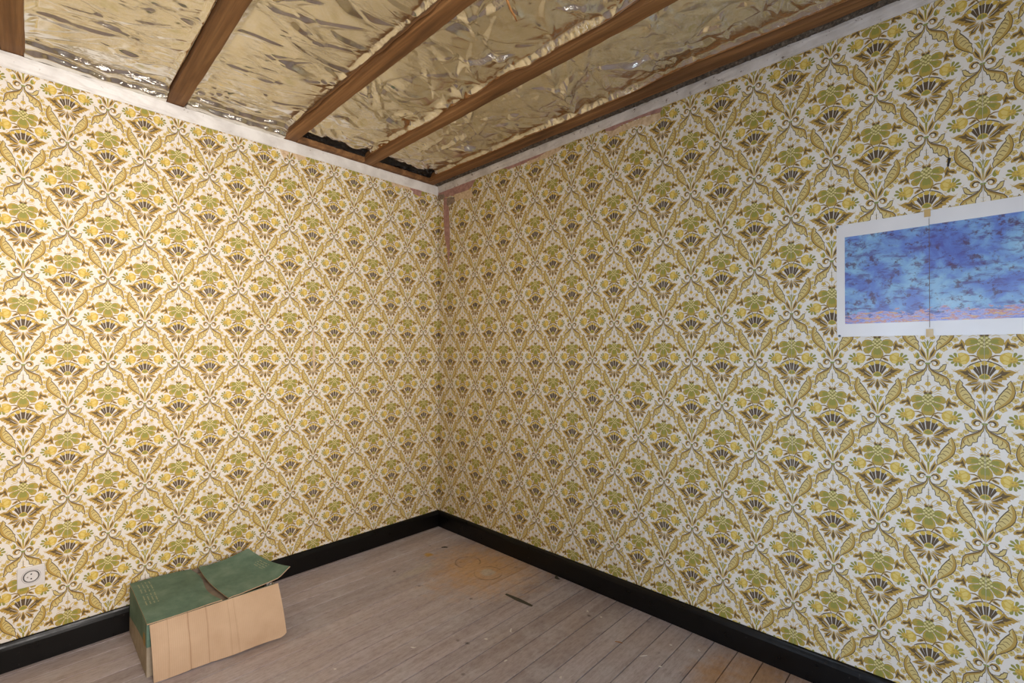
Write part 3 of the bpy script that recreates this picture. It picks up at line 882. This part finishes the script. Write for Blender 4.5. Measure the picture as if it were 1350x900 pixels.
for k, (y0, y1) in enumerate(BAYS):
    xs = np.concatenate([np.arange(0.0, 0.12, 0.003), np.arange(0.12, 2.5, 0.005), np.arange(2.5, RX, 0.02), [RX]])
    if k >= 4:
        xs = xs[xs > 0.06]
    else:
        xs = xs[xs > 0.012]
    ny = max(30, int((y1 - y0) / (0.005 if k >= 2 else 0.012)))
    ts = np.linspace(0, 1, ny)
    X, Tt = np.meshgrid(xs, ts, indexing='ij')
    Y = y0 + 0.002 + (y1 - y0 - 0.004) * Tt
    base = 2.522 + 0.012 * (vnoise(X * 2.2, Y * 2.2, 70 + k) - 0.5) - 0.010 * np.sin(np.pi * Tt)
    Z = base - foil_height(X, Y, k, Tt)
    # lapped edge against the next joist, ragged
    e_hi = ZJ + 0.010 + (0.026 if k != 3 else 0.016) * vnoise(xs * 5.5, xs * 0 + 0.5, 80 + k) + 0.007 * (vnoise(xs * 19, xs * 0 + 0.5, 90 + k) - 0.5)
    if k == 5:
        e_hi = ZJ + 0.012 + 0.022 * vnoise(xs * 3.2, xs * 0 + 0.5, 80 + k)
    if k in (2, 3):
        e_hi = ZJ + 0.030 + 0.008 * vnoise(xs * 5.5, xs * 0 + 0.5, 80 + k)
    wgt = np.clip((Tt - (0.955 if k <= 3 else 0.94)) / (0.042 if k <= 3 else 0.058), 0, 1) ** 1.2
    Z = Z * (1 - wgt) + (e_hi[:, None]) * wgt
    wgt = np.clip((0.07 - Tt) / 0.07, 0, 1)
    Z = Z * (1 - wgt) + (ZJ + 0.025 + 0.008 * vnoise(X * 9, Y * 0, 95 + k)) * wgt
    c1, c2 = voro(X * 30, Y * 34, 140 + k)
    Z = Z + (0.002 if k <= 3 else 0.008) * (c2 - c1 - 0.3) * np.exp(-(1 - Tt) / 0.05) * np.clip((1 - Tt) / 0.01, 0, 1)
    # end at the left wall
    if k <= 3:
        zz_ = np.zeros_like(Z)
        for st, (xa, xb, w_) in enumerate(((0.022, 0.030, 0.012), (0.050, 0.045, 0.016))):
            xc = xa + xb * vnoise(Y * 7, Y * 0, 99 + k + 31 * st) + 0.010 * vnoise(Y * 24, Y * 0, 98 + k + 31 * st)
            q = np.clip((X - xc) / (w_ + 0.014 * vnoise(Y * 11, Y * 0, 97 + k + 31 * st)), 0, 1)
            zz_ = zz_ + 0.5 * q * q * (3 - 2 * q)
        c1, c2 = voro(X * 16, Y * 11, 145 + k)
        Z = Z * zz_ + (ZJ - 0.004 + 0.010 * (c2 - c1) * np.clip(X / 0.05, 0.2, 1)) * (1 - zz_)
    else:
        d = np.exp(-((X - 0.06) / 0.04) ** 2)
        Z = Z + d * (0.03 + 0.05 * vnoise(Y * 8, Y * 0, 105 + k))
    V = np.stack([X, Y, Z], -1).reshape(-1, 3)
    nx = len(xs)
    ii, jj = np.meshgrid(np.arange(nx - 1), np.arange(ny - 1), indexing='ij')
    a = (ii * ny + jj).ravel()
    Q = np.stack([a, a + 1, a + ny + 1, a + ny], 1)
    me = bpy.data.meshes.new('foil_face')
    me.from_pydata(V.tolist(), [], Q.tolist())
    me.polygons.foreach_set('use_smooth', [True] * len(me.polygons))
    me.materials.append(M_FOIL)
    root = empty('foil_insulation', (0, (y0 + y1) / 2, ZJ))
    ROOTS.append(root)
    tag(root, BLAB[k], 'insulation', 'foil insulation between the joists')
    fo = bpy.data.objects.new('foil_face', me)
    COL.objects.link(fo)
    fo.parent = root
    fo.location = (0, -(y0 + y1) / 2, -ZJ)
    # torn kraft flange along the lapped edge
    V, Fc = [], []
    wide = {2: 0.012, 3: 0.020}.get(k, 0.0035)
    for i, x in enumerate(xs):
        z = e_hi[i]
        c = 0.004 + 0.006 * float(vnoise(np.array([x * 8.0]), np.array([0.5]), 120 + k)[0])
        wv = wide * (0.6 + 0.8 * float(vnoise(np.array([x * 13.0]), np.array([0.5]), 130 + k)[0]))
        V += [(x, y1 - 0.002, z + 0.004), (x, y1 - 0.003 - c * 0.5, z - wv * 0.5), (x, y1 - 0.002 - c, z - wv)]
    for i in range(len(xs) - 1):
        Fc += [(3 * i, 3 * i + 1, 3 * i + 4, 3 * i + 3), (3 * i + 1, 3 * i + 2, 3 * i + 5, 3 * i + 4)]
    fl = add('kraft_flange', V, Fc, M_KRAFT if k != 3 else M_JOIST, root, True)
    fl.location = (0, -(y0 + y1) / 2, -ZJ)
    sm = fl.modifiers.new('paper', 'SOLIDIFY')
    sm.thickness = 0.0008

# short battens and black sheet at the wall end of the two bays by the corner
for k, (y0, y1, lab) in enumerate([(JOISTS[3][1], JOISTS[4][0], 'short brown batten on the cornice between the flanged joist and the foil-lapped joist'),
                                         (JOISTS[4][1], JOISTS[5][0], 'short brown batten on the cornice ending in the room corner')]):
    b = boxes('wall_batten', [(0.004, 0.046, y0 - 0.001, y1 + 0.001, ZJ - 0.001, ZJ + 0.03)], M_JOIST)
    bevel(b, 0.003)
    tag(b, lab, 'batten', 'battens on the cornice')
    xs = np.linspace(0.040, 0.14, 18)
    ys = np.linspace(y0 + 0.002, y1 - 0.002, 60)
    X, Y = np.meshgrid(xs, ys, indexing='ij')
    g1, g2 = voro(X * 28, Y * 22, 5 + k)
    Z = ZJ + 0.030 + 0.5 * (X - 0.04) + 0.014 * (g2 - g1) - 0.012 * vnoise(X * 20, Y * 10, k)
    V = np.stack([X, Y, Z], -1).reshape(-1, 3)
    Fc = [(i * 60 + j, i * 60 + j + 1, (i + 1) * 60 + j + 1, (i + 1) * 60 + j) for i in range(17) for j in range(59)]
    p = add('plastic_sheet', V.tolist(), Fc, M_PLASTIC, ROOTS[4 + k], True)
    p.location = -ROOTS[4 + k].location
    sm = p.modifiers.new('sheet', 'SOLIDIFY')
    sm.thickness = 0.0008
    tag(p, 'black plastic sheet end above the wall batten')

# crumbled mortar in the gap between the poster wall, its cornice and the joist above
xs = np.arange(0.03, RX, 0.011)
V, Fc = [], []
rr = random.Random(8)
for x in xs:
    V += [(x, -0.001, 2.474 + rr.uniform(-0.004, 0.004)), (x, -0.018 + rr.uniform(-0.005, 0.005), 2.478 + rr.uniform(-0.007, 0.003)),
          (x, -0.034 + rr.uniform(-0.006, 0.004), 2.482 + rr.uniform(-0.006, 0.006)), (x, -0.047, 2.490 + rr.uniform(-0.006, 0.006)), (x, -0.047, 2.51), (x, -0.001, 2.51)]
for i in range(len(xs) - 1):
    for j in range(6):
        a, b = i * 6 + j, i * 6 + (j + 1) % 6
        Fc.append((a, a + 6, b + 6, b))
mo = add('crumbled_mortar', V, Fc, M_MORTAR, wall_right)
mo['kind'] = 'stuff'

# loose wire end
tag(tube('loose_wire', [(1.62, -0.965, 2.510), (1.615, -0.945, 2.490), (1.602, -0.915, 2.482), (1.594, -0.888, 2.478), (1.590, -0.868, 2.468)],
         [0.0045, 0.0045, 0.004, 0.0035, 0.002], M_KRAFT), 'loose brown wire end hanging from the foil between two joists', 'wire')

# ------------------------------------------------------------------ wall socket
m = Mat('socket_plastic')
m.set(Base_Color=srgb(226, 222, 220), Roughness=0.32)
M_SOCK = m.m
m = Mat('socket_shadow_hole')
m.set(Base_Color=srgb(40, 36, 34), Roughness=0.6)
M_HOLE = m.m
m = Mat('socket_gap_shade')  # grey of the flat rings, shade of the gaps put into the colour
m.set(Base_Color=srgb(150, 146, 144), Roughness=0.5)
M_GAP_SHADE = m.m
m = Mat('pin_metal')
m.set(Base_Color=srgb(190, 186, 178), Metallic=1.0, Roughness=0.3)
M_PIN = m.m
sock = empty('wall_socket', (0.0, -2.098, 0.356))
tag(sock, 'square white wall socket with an earth pin above the black baseboard', 'socket')
pl = boxes('cover_plate', [(0.0015, 0.0105, -0.0405, 0.0405, -0.0405, 0.0405)], M_SOCK, sock)
bevel(pl, 0.0022, 3)
def lathe_x(name, prof, mat, parent, n=36, oy=0.0, oz=0.0):
    V, Fc = [], []
    for r, x in prof:
        for i in range(n):
            a = 2 * math.pi * i / n
            V.append((x, oy + r * math.cos(a), oz + r * math.sin(a)))
    for j in range(len(prof) - 1):
        for i in range(n):
            a, b = j * n + i, j * n + (i + 1) % n
            Fc.append((a, b, b + n, a + n))
    Fc.append(tuple((len(prof) - 1) * n + i for i in range(n)))
    return add(name, V, Fc, mat, parent)
lathe_x('centre_ring', [(0.0275, 0.0104), (0.0275, 0.0118), (0.0262, 0.0126), (0.0250, 0.0126), (0.0240, 0.0116), (0.0236, 0.0106)], M_SOCK, sock)
lathe_x('shadow_gap', [(0.0286, 0.01055), (0.0275, 0.01060)], M_GAP_SHADE, sock)
lathe_x('socket_well', [(0.0205, 0.0107), (0.0200, 0.0124), (0.0190, 0.0124), (0.0178, 0.0110), (0.012, 0.01085)], M_SOCK, sock)
lathe_x('well_gap_shade', [(0.0212, 0.01068), (0.0200, 0.0107)], M_GAP_SHADE, sock)
lathe_x('pin_hole', [(0.0028, 0.0108), (0.0026, 0.01115)], M_HOLE, sock, 14, 0.0, 0.0095)
lathe_x('pin_hole', [(0.0028, 0.0108), (0.0026, 0.01115)], M_HOLE, sock, 14, 0.0, -0.0095)
lathe_x('earth_pin', [(0.0024, 0.0108), (0.0024, 0.0150), (0.0012, 0.0165)], M_PIN, sock, 14, -0.0105, 0.0)

# ------------------------------------------------------------------ poster of two sheets
m = Mat('poster_paper')
v = m.coord('Object')
m.set(Base_Color=m.ramp(m.noise(v, 4, 3), [(0.3, srgb(226, 222, 222)), (0.7, srgb(240, 238, 238))]), Roughness=0.38)
M_POSTER = m.m
m = Mat('poster_picture')      # a plain cloudy colour study
gp = m.n('ShaderNodeNewGeometry').outputs['Position']
n1 = m.noise(gp, 9, 6, 0.62, 0.4)
n2 = m.noise(m.n('ShaderNodeMapping', {'Vector': gp, 'Scale': (1, 1, 2.4)}).outputs[0], 26, 5, 0.65, 0.5)
c = m.ramp(n1, [(0.28, srgb(84, 92, 176)), (0.44, srgb(104, 134, 206)), (0.58, srgb(140, 186, 222)), (0.74, srgb(168, 206, 230))])
c = m.mix(m.ramp(n2, [(0.50, 0.0), (0.64, 0.8)]), c, srgb(84, 70, 134))
c = m.mix(m.ramp(m.noise(gp, 40, 4, 0.7), [(0.55, 0.0), (0.64, 0.8)]), c, srgb(84, 50, 74))
zz = m.n('ShaderNodeSeparateXYZ', {0: gp})
low = m.math('LESS_THAN', m.math('ADD', zz.outputs['Z'], m.math('MULTIPLY', m.math('SUBTRACT', n2, 0.5), 0.12)), 1.402)
strk = m.ramp(m.noise(m.n('ShaderNodeMapping', {'Vector': gp, 'Scale': (1, 1, 3.5)}).outputs[0], 60, 3, 0.6),
              [(0.36, srgb(126, 132, 206)), (0.48, srgb(176, 178, 222)), (0.56, srgb(196, 120, 116)), (0.66, srgb(222, 190, 130))])
c = m.mix(low, c, strk)
m.set(Base_Color=c, Roughness=0.32)
M_ART = m.m
m = Mat('yellowed_tape')
m.set(Base_Color=srgb(204, 172, 112), Roughness=0.35)
M_TAPE = m.m
m = Mat('tack_metal')
m.set(Base_Color=srgb(96, 112, 128), Metallic=0.7, Roughness=0.35)
M_TACK = m.m
m = Mat('join_shadow_brown')
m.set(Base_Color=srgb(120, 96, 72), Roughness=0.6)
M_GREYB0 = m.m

def sheet(name, fn, nu, nv, thick, mat, parent=None, smooth=True, back=None):
    """solid sheet on fn(u, v) -> point; thickness grows against the surface normal"""
    P = [[Vector(fn(i / nu, j / nv)) for j in range(nv + 1)] for i in range(nu + 1)]
    V, Bk = [], []
    for i in range(nu + 1):
        for j in range(nv + 1):
            du = P[min(i + 1, nu)][j] - P[max(i - 1, 0)][j]
            dv = P[i][min(j + 1, nv)] - P[i][max(j - 1, 0)]
            nn = du.cross(dv).normalized()
            V.append(P[i][j])
            Bk.append(P[i][j] - nn * thick)
    N = len(V)
    idx = lambda i, j: i * (nv + 1) + j
    Fc = []
    for i in range(nu):
        for j in range(nv):
            a, b, c_, d = idx(i, j), idx(i + 1, j), idx(i + 1, j + 1), idx(i, j + 1)
            Fc += [(a, b, c_, d), (a + N, d + N, c_ + N, b + N)]
    rim = [idx(i, 0) for i in range(nu)] + [idx(nu, j) for j in range(nv)] + [idx(i, nv) for i in range(nu, 0, -1)] + [idx(0, j) for j in range(nv, 0, -1)]
    for a, b in zip(rim, rim[1:] + rim[:1]):
        Fc.append((a, a + N, b + N, b))
    o = add(name, V + Bk, Fc, mat, parent, smooth)
    if back is not None:
        o.data.materials.append(back)
        for p in o.data.polygons:
            if min(p.vertices) >= N:
                p.material_index = 1
    if smooth:
        md = o.modifiers.new('edges', 'EDGE_SPLIT')
        md.split_angle = math.radians(50)
    return o

poster = empty('poster', (2.66, 0.0, 1.525))
tag(poster, 'wide white-bordered blue picture print of two taped sheets on the papered wall', 'poster')
PO = Vector((2.66, 0, 1.525))
def poster_fn(x0, x1, z0, z1, lift, off):
    def fn(u, v):
        x, z = x0 + (x1 - x0) * u, z0 + (z1 - z0) * v
        bul = lift * (0.4 + 0.6 * math.sin(math.pi * u) * math.sin(math.pi * v)) + 0.002 * math.sin(5 * u + 3 * v)
        return Vector((x, -0.0035 - off - max(bul, 0.0), z)) - PO
    return fn
s1 = sheet('paper_sheet', poster_fn(2.409, 2.664, 1.319, 1.733, 0.004, 0.0), 12, 14, 0.0006, M_POSTER, poster)
s2 = sheet('paper_sheet', poster_fn(2.6645, 2.945, 1.317, 1.736, 0.004, 0.0), 12, 14, 0.0006, M_POSTER, poster)
def sub_fn(base, u0, u1, v0, v1):
    return lambda u, v: base(u0 + (u1 - u0) * u, v0 + (v1 - v0) * v) + Vector((0, -0.0004, 0))
f1_ = poster_fn(2.409, 2.664, 1.319, 1.733, 0.004, 0.0)
f2_ = poster_fn(2.6645, 2.945, 1.317, 1.736, 0.004, 0.0)
sheet('printed_picture', sub_fn(f1_, 0.098, 1.0, 0.113, 0.885), 12, 14, 0.0002, M_ART, s1)
sheet('printed_picture', sub_fn(f2_, 0.0, 0.9, 0.118, 0.886), 12, 14, 0.0002, M_ART, s2)
for (x, z, h, w) in ((2.660, 1.727, 0.026, 0.016), (2.664, 1.326, 0.026, 0.018)):
    t = sheet('tape', lambda u, v: Vector((x - w / 2 + w * u, -0.0102 - 0.0008 * math.sin(3 * u), z - h / 2 + h * v)) - PO, 2, 2, 0.0003, M_TAPE, poster)
boxes('paper_join_shadow', [(2.6636 - PO.x, 2.6648 - PO.x, -0.0090, -0.0080, 1.345 - PO.z, 1.708 - PO.z)], M_GREYB0, poster)  # dark strip standing in for the shadow where the sheets meet
def lathe_y(name, prof, mat, parent, c, n=14):
    V, Fc = [], []
    for r, d in prof:
        for i in range(n):
            a = 2 * math.pi * i / n
            V.append((c[0] + r * math.cos(a), -d, c[2] + r * math.sin(a)))
    for j in range(len(prof) - 1):
        for i in range(n):
            a, b = j * n + i, j * n + (i + 1) % n
            Fc.append((a, b, b + n, a + n))
    Fc.append(tuple((len(prof) - 1) * n + i for i in range(n)))
    return add(name, V, Fc, mat, parent, True)
for x, z in ((2.4115, 1.7275), (2.4165, 1.3225)):
    lathe_y('thumbtack', [(0.0045, 0.004), (0.0042, 0.0068), (0.003, 0.0084), (0.0012, 0.0092)], M_TACK, poster, (x - PO.x, 0, z - PO.z))

# bent nail above the poster
tag(tube('bent_nail', [(2.711, 0.002, 1.872), (2.711, -0.012, 1.874), (2.713, -0.022, 1.880), (2.714, -0.028, 1.889)], [0.0028, 0.0028, 0.0032, 0.0042], M_HOLE),
    'small bent dark nail sticking out of the papered wall above the poster', 'nail')

# ------------------------------------------------------------------ cardboard box
m = Mat('kraft_board')
v = m.coord('Object')
wv = m.n('ShaderNodeTexWave', {'Vector': v, 'Scale': 46.0, 'Distortion': 0.6, 'Detail': 1.0}, bands_direction='Y')
cr = m.noise(m.coord('Object', (0.4, 1, 0.15)), 26, 4, 0.6)
c = m.ramp(m.noise(v, 7, 4), [(0.3, srgb(192, 160, 130)), (0.7, srgb(210, 180, 150))])
c = m.mix(m.math('MULTIPLY', wv.outputs['Fac'], 0.16), c, srgb(176, 138, 102))
sy = m.n('ShaderNodeSeparateXYZ', {0: v})
for fy, fs in ((0.132, 0.55), (0.196, 0.4), (0.062, 0.25), (0.275, 0.2), (0.300, 0.2)):
    dl = m.math('ABSOLUTE', m.math('ADD', m.math('SUBTRACT', sy.outputs['Y'], fy), m.math('MULTIPLY', m.math('SUBTRACT', cr, 0.5), 0.012)))
    c = m.mix(m.ramp(dl, [(0.0, fs), (0.004, 0.0)]), c, srgb(142, 100, 66))
m.set(Base_Color=c, Roughness=0.75)
m.bump(wv.outputs['Fac'], 0.10, 0.003)
M_BOARD = m.m
def green_board(name, kraft):
    m = Mat(name)
    v = m.coord('Object')
    c = m.ramp(m.noise(v, 9, 6, 0.65), [(0.3, srgb(80, 106, 92)), (0.5, srgb(98, 126, 110)), (0.72, srgb(124, 146, 130))])
    c = m.mix(m.ramp(m.noise(v, 42, 6, 0.7), [(0.63, 0.0), (0.72, 0.6)]), c, srgb(140, 134, 112))
    if kraft:
        s = m.n('ShaderNodeSeparateXYZ', {0: v})
        lim = m.math('MULTIPLY_ADD', s.outputs['X'], 0.10, 0.075)
        c = m.mix(m.math('LESS_THAN', s.outputs['Z'], lim), c, m.ramp(m.noise(v, 20, 5), [(0.3, srgb(150, 136, 116)), (0.7, srgb(176, 162, 142))]))
        blob_ = m.n('ShaderNodeVectorMath', {0: m.n('ShaderNodeMapping', {'Vector': v, 'Location': (-0.37 / 0.035, 0, -0.125 / 0.03), 'Scale': (1 / 0.035, 0, 1 / 0.03)}).outputs[0]}, operation='LENGTH').outputs['Value']
        c = m.mix(m.ramp(blob_, [(0.7, 0.85), (1.0, 0.0)]), c, srgb(170, 128, 48))
    m.set(Base_Color=c, Roughness=0.7)
    return m.m
M_GREEN = green_board('green_printed_board', False)
M_GREEN2 = green_board('green_and_grey_board', True)
m = Mat('grey_board')
v = m.coord('Object')
m.set(Base_Color=m.ramp(m.noise(v, 16, 4), [(0.3, srgb(128, 112, 98)), (0.7, srgb(160, 144, 126))]), Roughness=0.85)
M_GREYB = m.m
m = Mat('pale_print')
m.set(Base_Color=srgb(156, 162, 132), Roughness=0.7)
M_PRINT = m.m

BO = Vector((0.028, -1.785, 0.0))
bx = empty('cardboard_box', BO)
tag(bx, 'battered green and brown cardboard box on the floorboards against the wall', 'box')
def lerp(a, b, t):
    return Vector(a) + (Vector(b) - Vector(a)) * t
def quad(p00, p10, p11, p01, warp=None):
    def fn(u, v):
        p = lerp(lerp(p00, p10, u), lerp(p01, p11, u), v)
        return p + (Vector(warp(u, v)) if warp else Vector((0, 0, 0)))
    return fn
D, W, H = 0.432, 0.478, 0.212
# panels in box space: x away from the wall, y along the wall, z up
sheet('side_panel', quad((0.0, 0, 0.001), (D, 0, 0.001), (D + 0.004, 0, H - 0.004), (0.022, 0, H + 0.008), lambda u, v: (0, 0.006 * math.sin(math.pi * u) * v, 0)), 10, 8, 0.004, M_GREEN2, bx)
sheet('side_panel', quad((D, W, 0.001), (0.0, W, 0.001), (0.022, W - 0.004, H - 0.03), (D + 0.006, W - 0.002, H - 0.012)), 8, 6, 0.004, M_GREYB, bx)
sheet('back_panel', quad((0.004, W, 0.001), (0.004, 0.004, 0.001), (0.026, 0.004, H + 0.006), (0.026, W - 0.004, H - 0.005)), 8, 6, 0.004, M_GREYB, bx)
sheet('front_panel', quad((D, 0.002, 0.001), (D, W - 0.002, 0.001), (D + 0.004, W - 0.004, H - 0.012), (D + 0.004, 0.002, H - 0.006)), 8, 6, 0.004, M_GREEN2, bx)
sheet('bottom_panel', quad((0.004, 0.004, 0.006), (D - 0.004, 0.004, 0.006), (D - 0.004, W - 0.004, 0.006), (0.004, W - 0.004, 0.006)), 2, 2, 0.004, M_GREYB, bx)
# closed top flap (green) from the near end, its free edge curling down a little
def f_top1(u, v):
    p = lerp(lerp((0.018, -0.001, H + 0.010), (D + 0.010, 0.0, H - 0.002), u), lerp((0.018, 0.236, H + 0.002), (D + 0.006, 0.246, H - 0.004), u), v)
    p.z += 0.004 * math.sin(math.pi * u) - 0.010 * max(0, v - 0.82) / 0.18 * (0.3 + 0.7 * math.sin(3.1 * u)) + 0.002 * math.sin(9 * u + 4 * v)
    p.y += 0.010 * math.sin(2.2 * math.pi * u) * v + 0.012 * v * (u - 0.35)
    return p
t1 = sheet('top_flap', lambda u, v: f_top1(u, v), 16, 14, -0.004, M_BOARD, bx, True, M_GREEN)
# raised flap (green), bent up away from the far end
def f_top2(u, v):
    p = lerp(lerp((0.050, 0.259, H + 0.004), (D + 0.004, 0.285, H - 0.004), u), lerp((0.075, 0.474, H + 0.044), (0.398, 0.560, H - 0.004), u), v)
    p.z += -0.012 * math.sin(math.pi * v) * (0.8 - 0.4 * u) - 0.010 * math.sin(math.pi * u) * v + 0.010 * (1 - v) ** 3 * (0.5 - u)
    if v > 0.8:
        p.z += 0.030 * (v - 0.8) / 0.2 * u * u
    p.y += -0.012 * math.sin(math.pi * u) * (1 - v)
    p.z += 0.0018 * math.sin(26 * v) * max(0, 1 - 3 * v)
    return p
t2 = sheet('top_flap', f_top2, 18, 18, -0.004, M_BOARD, bx, True, M_GREEN)
tag(t2, 'raised green flap bent up at the far end')
# big kraft flap hanging down in front
def f_front(u, v):
    top = lerp((D + 0.010, 0.008, H - 0.004), (D + 0.016, W + 0.008, H - 0.008), u)
    bot = lerp((D + 0.056, 0.014, 0.002), (D + 0.128, W + 0.004, 0.012), u)
    w = 1 - v
    if u > 0.94:
        w *= 1 - 0.06 * ((u - 0.94) / 0.06) ** 2
    p = lerp(top, bot, w)
    p.x += 0.010 * math.sin(math.pi * w) + 0.0025 * math.sin(14 * u) * w - 0.004 * w * (max(0, 1 - abs(u - 0.26) / 0.02) + 0.7 * max(0, 1 - abs(u - 0.40) / 0.02))
    return p
t3 = sheet('front_flap', f_front, 100, 14, 0.004, M_BOARD, bx)
tag(t3, 'plain brown flap hanging down over the front')
# inner lining flap visible in the gap, a scrap of white plastic at the far end
sheet('inner_flap', quad((0.05, 0.235, H - 0.012), (D - 0.02, 0.235, H - 0.016), (D - 0.02, 0.33, H - 0.035), (0.05, 0.33, H - 0.03)), 4, 4, 0.003, M_GREYB, bx)
# rows of tiny print on the two green flaps
def print_rows(fn, parent, rows):
    V, Fc = [], []
    for (u0, u1, v0, dv, n) in rows:
        for r in range(n):
            v = v0 + dv * r
            k = 10
            for i in range(k):
                if (i * 7 + r * 3) % 5 == 0:
                    continue
                a, b = u0 + (u1 - u0) * i / k, u0 + (u1 - u0) * (i + 0.8) / k
                o = len(V)
                for (uu, vv) in ((a, v), (b, v), (b, v + abs(dv) * 0.34), (a, v + abs(dv) * 0.34)):
                    p = fn(uu, vv)
                    e = 1e-3
                    nn = (fn(uu + e, vv) - fn(uu - e, vv)).cross(fn(uu, vv + e) - fn(uu, vv - e)).normalized()
                    V.append(p + nn * 0.0046)
                Fc.append((o, o + 1, o + 2, o + 3))
    return add('printed_text_lines', V, Fc, M_PRINT, parent)
print_rows(f_top1, t1, [(0.08, 0.34, 0.09, 0.055, 4), (0.38, 0.64, 0.09, 0.055, 4)])
print_rows(f_top2, t2, [(0.38, 0.62, 0.80, 0.04, 4)])

m = Mat('white_film')
m.set(Base_Color=srgb(196, 190, 186), Roughness=0.4)
M_FILM = m.m
def f_film(u, v):
    return Vector((0.375 + 0.045 * u + 0.006 * math.sin(9 * v), 0.445 + 0.024 * v, H - 0.05 + 0.034 * v + 0.012 * math.sin(11 * u + 7 * v)))
fm = sheet('plastic_film', lambda u, v: f_film(u, v) + BO, 10, 10, 0.001, M_FILM)
tag(fm, 'scrap of crumpled whitish plastic film inside the cardboard box', 'plastic film')

# ------------------------------------------------------------------ litter on the boards
m = Mat('paint_flake')
m.set(Base_Color=srgb(224, 216, 210), Roughness=0.7)
M_FLAKE = m.m
m = Mat('dark_splinter')
m.set(Base_Color=srgb(72, 70, 62), Roughness=0.8)
M_SPL = m.m
rr = random.Random(77)
def flake(x, y, ln, wd, ang, curl, mat, name, label, cat, group=None, bow=0.18):
    def fn(u, v):
        a, b = (u - 0.5) * ln, (v - 0.5) * wd * (1 - 0.5 * abs(2 * u - 1))
        bend = bow * ln * math.sin(math.pi * u)
        ca, sa = math.cos(ang), math.sin(ang)
        b += bend
        return Vector((ca * a - sa * b, sa * a + ca * b, 0.0012 + curl * (2 * u - 1) ** 2 + 0.3 * curl * v))
    o = sheet(name, fn, 6, 2, 0.0012, mat)
    o.location = (x, y, 0.0)
    tag(o, label, cat, group)
    return o
for (x, y, ln, wd) in [(1.276, -0.575, 0.030, 0.008), (1.791, -0.324, 0.034, 0.006), (1.055, -0.955, 0.022, 0.006)]:
    flake(x, y, ln, wd, rr.uniform(0, 3), 0.004, M_FLAKE, 'paint_curl', 'thin curled white paint strip lying on the floorboards', 'paint flake', 'curled paint strips on the floor')
for (x, y) in [(1.397, -0.739), (1.868, -0.334), (1.941, -0.121), (1.506, -0.197), (1.432, -0.198), (1.838, -0.17), (1.234, -0.696), (0.94, -1.25), (1.62, -0.66)]:
    flake(x, y, rr.uniform(0.010, 0.016), rr.uniform(0.008, 0.012), rr.uniform(0, 3), 0.001, M_FLAKE, 'paint_flake', 'small flat white paint flake lying on the floorboards', 'paint flake', 'flat paint flakes on the floor')
flake(1.668, -0.312, 0.032, 0.005, 0.4, 0.002, M_KRAFT, 'straw_bit', 'tiny tan straw bit lying across a gap in the boards', 'straw')
flake(1.117, -0.354, 0.175, 0.026, 0.05, 0.0, M_SPL, 'wood_splinter', 'long flat dark grey splinter lying across the floorboards', 'splinter', None, 0.0)
flake(0.34, -0.217, 0.04, 0.022, 0.8, 0.001, M_SPL, 'dark_chip', 'dark chip on the floor out from the room corner', 'chip')
flake(1.119, -0.030, 0.045, 0.022, 2.6, 0.002, M_SPL, 'dark_crumb', 'dark crumb lying on the boards against the black baseboard', 'chip')
